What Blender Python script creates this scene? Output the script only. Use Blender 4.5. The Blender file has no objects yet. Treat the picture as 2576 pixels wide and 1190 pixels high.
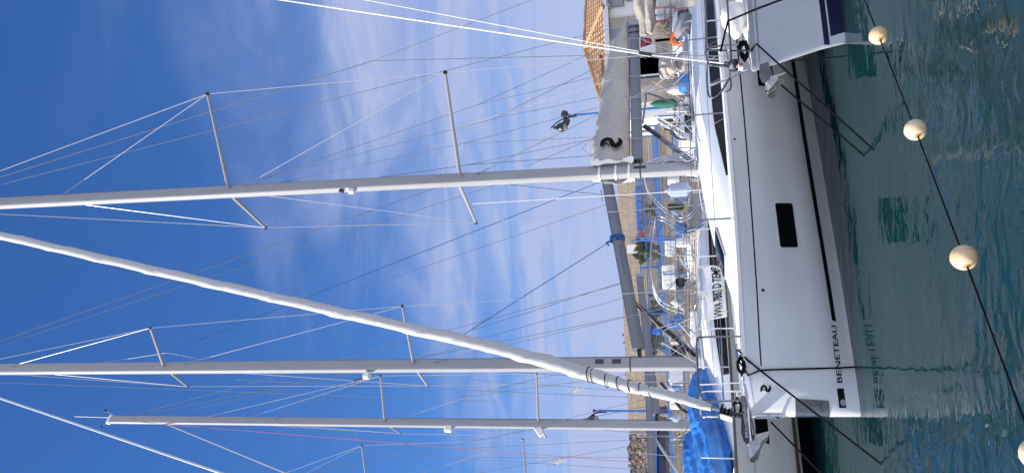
import bpy, math, random
from mathutils import Vector, Matrix
R_ = math.radians
random.seed(7)
sc = bpy.context.scene
col = sc.collection

# ------------------------------------------------------------------ camera (the phone was held upright, the picture lies on its side)
FPX, PITCH, ROLL, EYE = 1935.0, R_(13.8), R_(2.8), 1.9
Fw = Vector((0, math.cos(PITCH), math.sin(PITCH)))
_U = Vector((0, -math.sin(PITCH), math.cos(PITCH))); _R = Vector((1, 0, 0))
Up = _U * math.cos(ROLL) + _R * math.sin(ROLL)
Rt = _R * math.cos(ROLL) - _U * math.sin(ROLL)
CAM = Vector((0, 0, EYE))
cam = bpy.data.cameras.new('camera'); camo = bpy.data.objects.new('camera', cam); col.objects.link(camo)
cam.sensor_width = 36; cam.lens = 36 * FPX / 2576; cam.clip_start = 0.05; cam.clip_end = 6000
X, Y, Z = -Up, Rt, -Fw
camo.matrix_world = Matrix(((X.x, Y.x, Z.x, 0), (X.y, Y.y, Z.y, 0), (X.z, Y.z, Z.z, EYE), (0, 0, 0, 1)))
sc.camera = camo

# ------------------------------------------------------------------ light
SUN_EL, SUN_AZ = R_(38), R_(-99)            # azimuth measured from +Y towards +X
sdir = Vector((math.sin(SUN_AZ) * math.cos(SUN_EL), math.cos(SUN_AZ) * math.cos(SUN_EL), math.sin(SUN_EL)))
w = bpy.data.worlds.new('World'); sc.world = w; w.use_nodes = True
nt = w.node_tree; nt.nodes.clear(); N = nt.nodes.new; L = nt.links.new
out = N('ShaderNodeOutputWorld'); bg = N('ShaderNodeBackground'); sky = N('ShaderNodeTexSky')
sky.sky_type = 'NISHITA'; sky.sun_disc = False; sky.sun_elevation = SUN_EL; sky.sun_rotation = SUN_AZ
sky.air_density = 1.0; sky.dust_density = 0.0; sky.ozone_density = 2.2
bg.inputs[1].default_value = 0.102
tc = N('ShaderNodeTexCoord'); sep = N('ShaderNodeSeparateXYZ'); L(tc.outputs['Generated'], sep.inputs[0])
def M_(op, a, b=None, c=None):
    n = N('ShaderNodeMath'); n.operation = op
    for i, v in enumerate((a, b, c)):
        if v is None: continue
        if isinstance(v, (int, float)): n.inputs[i].default_value = v
        else: L(v, n.inputs[i])
    return n.outputs[0]
zc = M_('MAXIMUM', sep.outputs[2], 0.03)
zz = M_('ADD', zc, 0.12)
cx_ = M_('DIVIDE', sep.outputs[0], zz); cy_ = M_('DIVIDE', sep.outputs[1], zz)
cmb = N('ShaderNodeCombineXYZ'); L(cx_, cmb.inputs[0]); L(cy_, cmb.inputs[1])
mp = N('ShaderNodeMapping'); L(cmb.outputs[0], mp.inputs[0]); mp.inputs['Rotation'].default_value = (0, 0, R_(60)); mp.inputs['Scale'].default_value = (0.75, 1.0, 1); mp.inputs['Location'].default_value = (3.1, 1.7, 0)
n1 = N('ShaderNodeTexNoise'); L(mp.outputs[0], n1.inputs['Vector']); n1.inputs['Scale'].default_value = 0.75; n1.inputs['Detail'].default_value = 3; n1.inputs['Roughness'].default_value = 0.55; n1.inputs['Distortion'].default_value = 0.4
mp2 = N('ShaderNodeMapping'); L(cmb.outputs[0], mp2.inputs[0]); mp2.inputs['Rotation'].default_value = (0, 0, R_(62)); mp2.inputs['Scale'].default_value = (0.8, 1.5, 1)
n2 = N('ShaderNodeTexNoise'); L(mp2.outputs[0], n2.inputs['Vector']); n2.inputs['Scale'].default_value = 2.2; n2.inputs['Detail'].default_value = 8; n2.inputs['Roughness'].default_value = 0.55; n2.inputs['Distortion'].default_value = 1.0
def ramp(v, p0, p1):
    n = N('ShaderNodeMapRange'); n.interpolation_type = 'SMOOTHSTEP'; L(v, n.inputs[0]); n.inputs[1].default_value = p0; n.inputs[2].default_value = p1; return n.outputs[0]
# veil of high cloud: thick low in the sky and to the right, wisps higher up
wisp = ramp(n2.outputs['Fac'], 0.34, 0.70)
behind = ramp(sep.outputs[1], 0.35, -0.25)      # unseen bright cloud added behind the camera, to fill the shaded hull with light
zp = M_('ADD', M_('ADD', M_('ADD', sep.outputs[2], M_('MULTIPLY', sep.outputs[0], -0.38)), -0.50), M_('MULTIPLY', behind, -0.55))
edge = M_('ADD', M_('MULTIPLY', M_('SUBTRACT', n1.outputs['Fac'], 0.5), 0.7), M_('MULTIPLY', M_('SUBTRACT', n2.outputs['Fac'], 0.5), 0.45))
cov = ramp(M_('SUBTRACT', edge, zp), -0.10, 0.34)
cov = M_('MULTIPLY', cov, M_('ADD', 0.22, M_('MULTIPLY', ramp(sep.outputs[2], 0.68, 0.44), 0.78)))
cl = M_('MULTIPLY', cov, M_('ADD', 0.46, M_('MULTIPLY', wisp, 0.50)))
cl = M_('MINIMUM', M_('ADD', cl, M_('MULTIPLY', ramp(sep.outputs[2], 0.30, 0.0), 0.55)), 0.92)
mix = N('ShaderNodeMix'); mix.data_type = 'RGBA'; L(cl, mix.inputs[0])
hs = N('ShaderNodeHueSaturation'); hs.inputs['Saturation'].default_value = 1.15; L(sky.outputs[0], hs.inputs['Color'])
tint = N('ShaderNodeMix'); tint.data_type = 'RGBA'; tint.blend_type = 'MULTIPLY'; tint.inputs[0].default_value = 1.0; L(hs.outputs[0], tint.inputs[6]); tint.inputs[7].default_value = (0.52, 0.74, 1.06, 1)
L(tint.outputs[2], mix.inputs[6])
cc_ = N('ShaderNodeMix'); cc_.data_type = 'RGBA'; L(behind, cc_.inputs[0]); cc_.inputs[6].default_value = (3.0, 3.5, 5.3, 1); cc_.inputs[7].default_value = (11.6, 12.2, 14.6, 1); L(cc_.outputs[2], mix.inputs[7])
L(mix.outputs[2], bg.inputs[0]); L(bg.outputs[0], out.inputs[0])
sun = bpy.data.lights.new('sun', 'SUN'); sun.energy = 5.0; sun.angle = R_(0.5); sun.color = (1.0, 0.93, 0.82)
suno = bpy.data.objects.new('sun', sun); col.objects.link(suno); suno.rotation_euler = sdir.to_track_quat('Z', 'Y').to_euler(); suno.location = (0, 0, 30)
vs = sc.view_settings; vs.view_transform = 'Standard'; vs.look = 'None'; vs.exposure = 0.6; vs.gamma = 1; vs.use_curve_mapping = False

# ------------------------------------------------------------------ measuring helpers: photo point (2576 x 1190) to a real place
def ray(x, y): return Fw - Up * ((x - 1288) / FPX) + Rt * ((595 - y) / FPX)
def atY(x, y, Yd):
    d = ray(x, y); return CAM + d * (Yd / d.y)
def atz(x, y, z):
    d = ray(x, y); return CAM + d * ((z - EYE) / d.z)
def atdepth(x, y, dep):
    return CAM + ray(x, y) * dep
def proj(P):
    q = P - CAM; ww = q.dot(Fw); return (1288 - FPX * q.dot(Up) / ww, 595 - FPX * q.dot(Rt) / ww)
def lerp(a, b, t): return a + (b - a) * t
def interp(tab, s):
    if s <= tab[0][0]: return tab[0][1]
    for (a, va), (b, vb) in zip(tab, tab[1:]):
        if s <= b: return va + (vb - va) * (s - a) / (b - a)
    return tab[-1][1]
def cosint(tab, s):            # smooth (monotone-ish) interpolation
    n = len(tab)
    if s <= tab[0][0]: return tab[0][1]
    if s >= tab[-1][0]: return tab[-1][1]
    for i in range(n - 1):
        a, va = tab[i]; b, vb = tab[i + 1]
        if s <= b:
            h = b - a; d = (vb - va) / h
            m0 = d if i == 0 else 0.5 * (d + (va - tab[i - 1][1]) / (a - tab[i - 1][0]))
            m1 = d if i == n - 2 else 0.5 * (d + (tab[i + 2][1] - vb) / (tab[i + 2][0] - b))
            t = (s - a) / h
            return (2*t**3 - 3*t*t + 1) * va + (t**3 - 2*t*t + t) * h * m0 + (-2*t**3 + 3*t*t) * vb + (t**3 - t*t) * h * m1

# ------------------------------------------------------------------ materials
def mat(name, c, rough=0.5, metal=0.0, var=0.0, vscale=3.0, bump=0.0, bscale=20.0, coat=0.0, trans=0.0, spec=0.5, c2=None, stretch=(1, 1, 1), sheen=0.0, alpha=1.0, detail=5):
    m = bpy.data.materials.new(name); m.use_nodes = True
    t = m.node_tree; b = t.nodes['Principled BSDF']
    b.inputs['Base Color'].default_value = (*c, 1); b.inputs['Roughness'].default_value = rough; b.inputs['Metallic'].default_value = metal
    b.inputs['Coat Weight'].default_value = coat; b.inputs['Coat Roughness'].default_value = 0.04; b.inputs['Specular IOR Level'].default_value = spec
    b.inputs['Transmission Weight'].default_value = trans
    tcn = None
    if var or bump or c2:
        tcn = t.nodes.new('ShaderNodeNewGeometry'); mp = t.nodes.new('ShaderNodeMapping'); mp.inputs['Scale'].default_value = stretch
        t.links.new(tcn.outputs['Position'], mp.inputs[0])
    if var or c2:
        n = t.nodes.new('ShaderNodeTexNoise'); n.inputs['Scale'].default_value = vscale; n.inputs['Detail'].default_value = detail; t.links.new(mp.outputs[0], n.inputs['Vector'])
        r = t.nodes.new('ShaderNodeMapRange'); r.inputs[1].default_value = 0.35; r.inputs[2].default_value = 0.65; t.links.new(n.outputs['Fac'], r.inputs[0])
        mx = t.nodes.new('ShaderNodeMix'); mx.data_type = 'RGBA'; t.links.new(r.outputs[0], mx.inputs[0])
        cc = c2 if c2 else tuple(x * (1 - var) for x in c)
        mx.inputs[6].default_value = (*c, 1); mx.inputs[7].default_value = (*cc, 1)
        t.links.new(mx.outputs[2], b.inputs['Base Color'])
    if bump:
        n = t.nodes.new('ShaderNodeTexNoise'); n.inputs['Scale'].default_value = bscale; n.inputs['Detail'].default_value = 4; t.links.new(mp.outputs[0], n.inputs['Vector'])
        bp = t.nodes.new('ShaderNodeBump'); bp.inputs['Strength'].default_value = 1.0; bp.inputs['Distance'].default_value = bump; t.links.new(n.outputs['Fac'], bp.inputs['Height']); t.links.new(bp.outputs[0], b.inputs['Normal'])
    return m
MT = {}
MT['gel'] = mat('white_gelcoat', (0.72, 0.73, 0.74), 0.22, var=0.07, vscale=1.3, coat=0.5, stretch=(1, 1, 2.5))
MT['gel2'] = mat('cream_gelcoat', (0.70, 0.70, 0.67), 0.25, var=0.1, vscale=1.1, coat=0.3, stretch=(1, 1, 3))
MT['gel3'] = mat('scuffed_gelcoat', (0.60, 0.62, 0.66), 0.32, var=0.10, vscale=2.0, coat=0.2, stretch=(1, 1, 0.5))
MT['deck'] = mat('deck_nonskid', (0.78, 0.77, 0.74), 0.5, var=0.06, vscale=6, bump=0.002, bscale=160)
MT['deck2'] = mat('coachroof_white', (0.76, 0.77, 0.78), 0.35, var=0.05, vscale=4)
MT['black'] = mat('black_vinyl', (0.006, 0.006, 0.008), 0.25)
MT['text'] = mat('black_lettering', (0.006, 0.006, 0.008), 0.8, spec=0.1)
MT['grey_text'] = mat('grey_lettering', (0.10, 0.10, 0.11), 0.5)
MT['glass'] = mat('dark_window_glass', (0.004, 0.005, 0.006), 0.1, spec=0.2)
MT['alu'] = mat('anodised_mast', (0.34, 0.34, 0.35), 0.5, 0.0, spec=0.12, var=0.08, vscale=2, stretch=(4, 4, 0.5))
MT['alu_white'] = mat('painted_spar', (0.55, 0.56, 0.58), 0.4, 0.0, var=0.05)
MT['boom'] = mat('boom_alloy', (0.16, 0.17, 0.19), 0.42, 0.35, var=0.08, vscale=2)
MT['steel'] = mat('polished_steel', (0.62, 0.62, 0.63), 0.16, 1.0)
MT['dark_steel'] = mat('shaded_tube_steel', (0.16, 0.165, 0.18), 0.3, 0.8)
MT['wire'] = mat('stainless_wire', (0.38, 0.38, 0.41), 0.35, 0.2)
MT['wire_dark'] = mat('grey_line', (0.17, 0.18, 0.21), 0.7)
MT['wire_white'] = mat('white_line', (0.66, 0.65, 0.64), 0.6)
MT['wire_blue'] = mat('blue_rope', (0.02, 0.09, 0.25), 0.8)
MT['wire_red'] = mat('red_halyard', (0.55, 0.10, 0.08), 0.8)
MT['rope'] = mat('black_rope', (0.004, 0.004, 0.007), 0.9, spec=0.15, bump=0.002, bscale=90)
MT['rope_tan'] = mat('tan_rope', (0.5, 0.36, 0.2), 0.85)
MT['plastic'] = mat('black_plastic', (0.012, 0.012, 0.014), 0.35)
MT['bag'] = mat('grey_sailcover', (0.42, 0.395, 0.36), 0.8, var=0.12, vscale=2.2, bump=0.07, bscale=3.2, stretch=(1, 1, 1.6))
MT['jib'] = mat('furled_sailcloth', (0.48, 0.475, 0.47), 0.6, var=0.06, vscale=3, bump=0.02, bscale=5, stretch=(1, 1, .35))
MT['cloth_white'] = mat('white_cloth', (0.80, 0.78, 0.74), 0.7, bump=0.015, bscale=9)
MT['tarp'] = mat('blue_tarpaulin', (0.035, 0.21, 0.62), 0.42, var=0.5, vscale=2.5, bump=0.07, bscale=5, stretch=(1, 1, .7), coat=0.1)
MT['navy'] = mat('navy_paint', (0.006, 0.010, 0.05), 0.25)
MT['antifoul'] = mat('dark_antifouling', (0.012, 0.016, 0.018), 0.6)
MT['teak'] = mat('teak_trim', (0.15, 0.105, 0.075), 0.65, c2=(0.09, 0.065, 0.05), vscale=9)
MT['buoy'] = mat('cream_float', (0.80, 0.66, 0.48), 0.45, c2=(0.74, 0.52, 0.28), vscale=5, bump=0.002, bscale=30)
MT['buoy_eye'] = mat('ochre_plastic', (0.42, 0.25, 0.08), 0.6)
MT['galv'] = mat('galvanised_steel', (0.55, 0.54, 0.50), 0.45, 0.35, var=0.2, vscale=12)
MT['cream_anchor'] = mat('pale_anchor_metal', (0.66, 0.60, 0.52), 0.4, 0.2, var=0.25, vscale=14)
MT['banner'] = mat('white_banner', (0.66, 0.67, 0.66), 0.55, bump=0.02, bscale=4)
MT['yellow'] = mat('yellow_cord', (0.55, 0.5, 0.04), 0.7)
MT['blue'] = mat('blue_paint', (0.035, 0.16, 0.50), 0.5, var=0.3, vscale=4)
MT['blue_light'] = mat('blue_panel', (0.09, 0.22, 0.52), 0.6, var=0.2, vscale=3)
MT['plaster'] = mat('white_plaster', (0.84, 0.81, 0.74), 0.9, var=0.08, vscale=2, bump=0.01, bscale=12)
MT['beige'] = mat('beige_plaster', (0.46, 0.39, 0.31), 0.9, var=0.15, vscale=3)
MT['greyblue'] = mat('grey_blue_shutter', (0.22, 0.25, 0.33), 0.5)
MT['dark'] = mat('dark_opening', (0.02, 0.022, 0.028), 0.7)
MT['white_paint'] = mat('white_paint', (0.76, 0.76, 0.74), 0.5)
MT['grey'] = mat('grey_plastic', (0.3, 0.31, 0.33), 0.6)
MT['beige_cloth'] = mat('beige_canvas', (0.42, 0.38, 0.33), 0.85, var=0.15, vscale=5, bump=0.02, bscale=9)
MT['green_cloth'] = mat('green_canvas', (0.02, 0.13, 0.08), 0.8, bump=0.01)
MT['red'] = mat('red_panel', (0.50, 0.05, 0.07), 0.5)
MT['flag_red'] = mat('red_flag_cloth', (0.22, 0.01, 0.025), 0.7)
MT['orange'] = mat('orange_plastic', (0.80, 0.16, 0.03), 0.5)
MT['brown'] = mat('brown_wicker', (0.30, 0.13, 0.05), 0.7)
MT['leaf'] = mat('succulent_green', (0.035, 0.055, 0.02), 0.6, c2=(0.09, 0.10, 0.04), vscale=6)
MT['leaf_dry'] = mat('dry_plant', (0.20, 0.17, 0.06), 0.8, c2=(0.09, 0.10, 0.03), vscale=9)
MT['concrete'] = mat('quay_concrete', (0.36, 0.33, 0.29), 0.9, var=0.2, vscale=0.8, bump=0.01)
MT['lamp_glass'] = mat('lamp_glass', (0.75, 0.78, 0.82), 0.1, trans=0.7)
MT['rubber'] = mat('grey_rubber', (0.25, 0.26, 0.28), 0.6)
MT['fender'] = mat('pale_blue_grey_vinyl', (0.30, 0.36, 0.48), 0.35)
MT['chrome'] = mat('mirror_steel', (0.28, 0.28, 0.28), 0.12, 1.0, bump=.004, bscale=14)
def mat_stone():
    m = mat('stone_wall', (0.33, 0.26, 0.19), 0.95); t = m.node_tree; b = t.nodes['Principled BSDF']; g = t.nodes.new('ShaderNodeNewGeometry')
    sp = t.nodes.new('ShaderNodeSeparateXYZ'); cb = t.nodes.new('ShaderNodeCombineXYZ'); t.links.new(g.outputs['Position'], sp.inputs[0]); t.links.new(sp.outputs[0], cb.inputs[0]); t.links.new(sp.outputs[2], cb.inputs[1])
    br = t.nodes.new('ShaderNodeTexBrick'); t.links.new(cb.outputs[0], br.inputs['Vector']); br.inputs['Scale'].default_value = 1.0
    br.inputs['Brick Width'].default_value = 0.55; br.inputs['Row Height'].default_value = 0.26; br.inputs['Mortar Size'].default_value = 0.012; br.inputs['Mortar Smooth'].default_value = 0.6
    br.inputs['Color1'].default_value = (0.50, 0.40, 0.29, 1); br.inputs['Color2'].default_value = (0.44, 0.35, 0.255, 1); br.inputs['Mortar'].default_value = (0.30, 0.24, 0.18, 1)
    n = t.nodes.new('ShaderNodeTexNoise'); n.inputs['Scale'].default_value = 9; n.inputs['Detail'].default_value = 8; t.links.new(g.outputs['Position'], n.inputs['Vector'])
    mx = t.nodes.new('ShaderNodeMix'); mx.data_type = 'RGBA'; mx.blend_type = 'OVERLAY'; mx.inputs[0].default_value = 0.28; t.links.new(br.outputs['Color'], mx.inputs[6]); t.links.new(n.outputs['Fac'], mx.inputs[7]); t.links.new(mx.outputs[2], b.inputs['Base Color'])
    bp = t.nodes.new('ShaderNodeBump'); bp.inputs['Distance'].default_value = 0.02; t.links.new(n.outputs['Fac'], bp.inputs['Height']); t.links.new(bp.outputs[0], b.inputs['Normal'])
    return m
MT['stone'] = mat_stone()
def mat_rubble():
    m = mat('rubble_stone', (0.33, 0.28, 0.22), 0.95); t = m.node_tree; b = t.nodes['Principled BSDF']; g = t.nodes.new('ShaderNodeNewGeometry')
    v = t.nodes.new('ShaderNodeTexVoronoi'); v.inputs['Scale'].default_value = 4.6; v.feature = 'DISTANCE_TO_EDGE'; t.links.new(g.outputs['Position'], v.inputs['Vector'])
    v2 = t.nodes.new('ShaderNodeTexVoronoi'); v2.inputs['Scale'].default_value = 4.6; t.links.new(g.outputs['Position'], v2.inputs['Vector'])
    r = t.nodes.new('ShaderNodeMapRange'); r.inputs[2].default_value = 0.07; t.links.new(v.outputs['Distance'], r.inputs[0])
    cr = t.nodes.new('ShaderNodeMix'); cr.data_type = 'RGBA'; cr.inputs[6].default_value = (0.25, 0.20, 0.15, 1); cr.inputs[7].default_value = (0.50, 0.43, 0.35, 1); t.links.new(v2.outputs['Color'], cr.inputs[0])
    mx = t.nodes.new('ShaderNodeMix'); mx.data_type = 'RGBA'; mx.inputs[6].default_value = (0.12, 0.10, 0.08, 1); t.links.new(r.outputs[0], mx.inputs[0]); t.links.new(cr.outputs[2], mx.inputs[7]); t.links.new(mx.outputs[2], b.inputs['Base Color'])
    bp = t.nodes.new('ShaderNodeBump'); bp.inputs['Distance'].default_value = 0.08; t.links.new(r.outputs[0], bp.inputs['Height']); t.links.new(bp.outputs[0], b.inputs['Normal'])
    return m
MT['rubble'] = mat_rubble()
MT['tile'] = mat('terracotta_tile', (0.46, 0.29, 0.16), 0.85, c2=(0.33, 0.20, 0.12), vscale=4, bump=0.01, bscale=20)
def mat_water():
    m = bpy.data.materials.new('harbour_water'); m.use_nodes = True; t = m.node_tree; b = t.nodes['Principled BSDF']
    b.inputs['Base Color'].default_value = (0.004, 0.025, 0.028, 1); b.inputs['Roughness'].default_value = 0.015; b.inputs['IOR'].default_value = 1.18; b.inputs['Subsurface Weight'].default_value = 1.0; b.inputs['Subsurface Radius'].default_value = (0.5, 1.0, 1.0); b.inputs['Subsurface Scale'].default_value = 4.0; b.inputs['Specular IOR Level'].default_value = 0.5; b.inputs['Specular Tint'].default_value = (0.64, 0.93, 0.90, 1)
    g = t.nodes.new('ShaderNodeNewGeometry')
    def noise(sc_, det, stretch=(1, 1, 1), rot=0, dist=0.0, rough=0.5):
        mp = t.nodes.new('ShaderNodeMapping'); mp.inputs['Scale'].default_value = stretch; mp.inputs['Rotation'].default_value = (0, 0, rot); t.links.new(g.outputs['Position'], mp.inputs[0])
        n = t.nodes.new('ShaderNodeTexNoise'); n.inputs['Scale'].default_value = sc_; n.inputs['Detail'].default_value = det; n.inputs['Distortion'].default_value = dist; n.inputs['Roughness'].default_value = rough; t.links.new(mp.outputs[0], n.inputs['Vector']); return n.outputs['Fac']
    def mm(op, a, bb):
        n = t.nodes.new('ShaderNodeMath'); n.operation = op
        for i, v in enumerate((a, bb)):
            if isinstance(v, (int, float)): n.inputs[i].default_value = v
            else: t.links.new(v, n.inputs[i])
        return n.outputs[0]
    swell = noise(0.55, 2, (1, 1.6, 1), 0.5)
    mid = noise(2.6, 2, (1, 1.5, 1), 0.3, 0.6)
    fine = noise(9, 2, (1, 1.4, 1), 0.7, 0.5)
    patch = t.nodes.new('ShaderNodeMapRange'); patch.interpolation_type = 'SMOOTHSTEP'; patch.inputs[1].default_value = 0.42; patch.inputs[2].default_value = 0.62; t.links.new(noise(0.35, 2, (1, 1, 1), 0.0, 0.5), patch.inputs[0])
    sp = t.nodes.new('ShaderNodeSeparateXYZ'); t.links.new(g.outputs['Position'], sp.inputs[0])
    near = t.nodes.new('ShaderNodeMapRange'); near.interpolation_type = 'SMOOTHSTEP'; near.inputs[1].default_value = 9.0; near.inputs[2].default_value = 5.5; near.inputs[3].default_value = 0.25; near.inputs[4].default_value = 1.0; t.links.new(sp.outputs[1], near.inputs[0])
    amp = mm('MULTIPLY', near.outputs[0], mm('ADD', mm('MULTIPLY', patch.outputs[0], 0.75), 0.35))
    h = mm('ADD', mm('MULTIPLY', swell, 0.024), mm('MULTIPLY', amp, mm('ADD', mm('MULTIPLY', mid, 0.037), mm('MULTIPLY', fine, 0.003))))
    bp = t.nodes.new('ShaderNodeBump'); bp.inputs['Distance'].default_value = 1.0; bp.inputs['Strength'].default_value = 1.0; t.links.new(h, bp.inputs['Height']); t.links.new(bp.outputs[0], b.inputs['Normal'])
    return m
MT['water'] = mat_water()

# ------------------------------------------------------------------ mesh builder
def worldloc(o):
    v = Vector((0, 0, 0))
    while o is not None: v += o.location; o = o.parent
    return v
class MB:
    def __init__(s): s.v = []; s.f = []
    def add(s, vs_, fs):
        n = len(s.v); s.v += [Vector(p) for p in vs_]; s.f += [tuple(i + n for i in q) for q in fs]; return s
    def box(s, c, d, rx=Vector((1, 0, 0)), ry=Vector((0, 1, 0)), rz=Vector((0, 0, 1)), bev=0.0):
        c = Vector(c); hx, hy, hz = (k / 2 for k in d)
        if bev <= 0:
            vs_ = [c + rx * (hx * a) + ry * (hy * b) + rz * (hz * g) for a in (-1, 1) for b in (-1, 1) for g in (-1, 1)]
            return s.add(vs_, [(0, 1, 3, 2), (4, 6, 7, 5), (0, 4, 5, 1), (2, 3, 7, 6), (0, 2, 6, 4), (1, 5, 7, 3)])
        rings = []
        for g, k in ((-1, 1), (-1 + bev / hz, 0), (1 - bev / hz, 0), (1, 1)):
            r = []
            for a, b in ((-1, -1), (1, -1), (1, 1), (-1, 1)):
                X_ = (hx - bev * k) * a; Y_ = (hy - bev * k) * b
                for (u, v) in (((0, 1), (1, 0)) if a * b > 0 else ((1, 0), (0, 1))):
                    r.append(c + rx * (X_ - a * bev * (1 if u else 0)) + ry * (Y_ - b * bev * (1 if v else 0)) + rz * (hz * g))
            rings.append(r)
        return s.loft(rings)
    def loft(s, rings, close=True, caps=True):
        n = len(s.v); k = len(rings[0])
        for r in rings: s.v += [Vector(p) for p in r]
        for i in range(len(rings) - 1):
            for j in range(k if close else k - 1):
                a = n + i * k + j; b = n + i * k + (j + 1) % k; s.f.append((a, b, b + k, a + k))
        if caps and close:
            s.f.append(tuple(n + j for j in range(k))[::-1]); s.f.append(tuple(n + (len(rings) - 1) * k + j for j in range(k)))
        return s
    def tube(s, pts, r, n=8, sub=0, flat=None):
        pts = [Vector(p) for p in pts]
        if sub and len(pts) > 2: pts, r = smooth(pts, r, sub)
        m = len(pts); rs = r if isinstance(r, (list, tuple)) else [r] * m
        t = [(pts[min(i + 1, m - 1)] - pts[max(i - 1, 0)]).normalized() for i in range(m)]
        a = t[0].orthogonal().normalized(); rings = []
        for i in range(m):
            a = (a - t[i] * a.dot(t[i])).normalized(); b = t[i].cross(a)
            rings.append([pts[i] + (a * math.cos(q * math.tau / n) + b * math.sin(q * math.tau / n)) * rs[i] for q in range(n)])
        return s.loft(rings)
    def oval(s, pts, ax, ay, a, b, n=14):
        pw = lambda x: math.copysign(abs(x) ** .5, x)
        return s.loft([[Vector(p) + ax * (a * pw(math.cos(q * math.tau / n))) + ay * (b * pw(math.sin(q * math.tau / n))) for q in range(n)] for p in pts])
    def lathe(s, prof, c, axis=Vector((0, 0, 1)), n=16):
        c = Vector(c); axis = Vector(axis).normalized(); a = axis.orthogonal().normalized(); b = axis.cross(a)
        return s.loft([[c + axis * h + (a * math.cos(q * math.tau / n) + b * math.sin(q * math.tau / n)) * max(r, 1e-4) for q in range(n)] for r, h in prof])
    def ball(s, c, r, n=16, sq=1.0, axis=Vector((0, 0, 1))):
        return s.lathe([(r * math.sin(math.pi * i / (n // 2)), -r * sq * math.cos(math.pi * i / (n // 2))) for i in range(n // 2 + 1)], c, axis, n)
    def plate(s, poly, th):
        poly = [Vector(p) for p in poly]; nrm = Vector((0, 0, 0))
        for i in range(len(poly)): nrm += (poly[i] - poly[0]).cross(poly[(i + 1) % len(poly)] - poly[0])
        nrm.normalize(); k = len(poly)
        return s.loft([[p - nrm * th / 2 for p in poly], [p + nrm * th / 2 for p in poly]])
    def grid(s, fn, nu, nv):
        n = len(s.v)
        for i in range(nu + 1):
            for j in range(nv + 1): s.v.append(Vector(fn(i / nu, j / nv)))
        for i in range(nu):
            for j in range(nv):
                a = n + i * (nv + 1) + j; s.f.append((a, a + 1, a + nv + 2, a + nv + 1))
        return s
    def build(s, name, m, parent=None, smooth_=True, angle=40):
        me = bpy.data.meshes.new(name); o = bpy.data.objects.new(name, me); col.objects.link(o)
        if parent is not None:
            off = worldloc(parent); o.parent = parent
        else:
            xs = [p.x for p in s.v]; ys = [p.y for p in s.v]; zs = [p.z for p in s.v]
            off = Vector(((min(xs) + max(xs)) / 2, (min(ys) + max(ys)) / 2, min(zs))); o.location = off
        me.from_pydata([p - off for p in s.v], [], s.f); me.materials.append(MT[m] if isinstance(m, str) else m)
        import bmesh
        bm = bmesh.new(); bm.from_mesh(me); bmesh.ops.recalc_face_normals(bm, faces=bm.faces)
        if smooth_:
            for fc in bm.faces: fc.smooth = True
            for e in bm.edges:
                if len(e.link_faces) == 2 and e.calc_face_angle(0) > R_(angle): e.smooth = False
        bm.to_mesh(me); bm.free(); me.update()
        return o
def smooth(pts, r, sub):
    out, ro = [], []; m = len(pts); rs = r if isinstance(r, (list, tuple)) else [r] * m
    for i in range(m - 1):
        p0 = pts[max(i - 1, 0)]; p1 = pts[i]; p2 = pts[i + 1]; p3 = pts[min(i + 2, m - 1)]
        for k in range(sub):
            t = k / sub
            out.append(0.5 * ((2 * p1) + (p2 - p0) * t + (2 * p0 - 5 * p1 + 4 * p2 - p3) * t * t + (3 * p1 - p0 - 3 * p2 + p3) * t ** 3)); ro.append(lerp(rs[i], rs[i + 1], t))
    out.append(pts[-1]); ro.append(rs[-1]); return out, ro
def thing(name, label, cat, loc, group=None):
    o = bpy.data.objects.new(name, None); col.objects.link(o); o.location = loc; o.empty_display_size = 0.2
    o['label'] = label; o['category'] = cat
    if group: o['group'] = group
    return o
def tag(o, label, cat, group=None):
    o['label'] = label; o['category'] = cat
    if group: o['group'] = group
    return o
def wire(parent, name, a, b, m='wire', r=0.005, sag=0.0):
    a, b = Vector(a), Vector(b)
    pts = [a, b] if not sag else [a.lerp(b, t / 12) - Vector((0, 0, sag * 4 * (t / 12) * (1 - t / 12))) for t in range(13)]
    return MB().tube(pts, r * (1.25 if m == 'wire_dark' else 1.0), 5).build(name, m, parent)
def text_mb(body, fn, w_over_h=None, shear=0.0, bold=0.0):
    """lettering as flat faces: fn(u, v) maps 0..1 along and 0..1 up (cap height) to a point"""
    cu = bpy.data.curves.new('lettering', 'FONT'); cu.body = body; cu.size = 1; cu.offset = bold; cu.resolution_u = 3
    ob = bpy.data.objects.new('lettering', cu); col.objects.link(ob)
    dg = bpy.context.evaluated_depsgraph_get(); me = bpy.data.meshes.new_from_object(ob.evaluated_get(dg))
    vs_ = [v.co.copy() for v in me.vertices]; fs = [tuple(p.vertices) for p in me.polygons]
    bpy.data.objects.remove(ob); bpy.data.curves.remove(cu); bpy.data.meshes.remove(me)
    x0 = min(v.x for v in vs_); x1 = max(v.x for v in vs_); y0 = min(v.y for v in vs_ ) if body.isupper() else 0.0; y1 = max(v.y for v in vs_)
    mb = MB(); mb.add([fn((v.x - x0) / (x1 - x0) + shear * ((v.y - y0) / (y1 - y0) - .5), (v.y - y0) / (y1 - y0)) for v in vs_], fs); return mb

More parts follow.
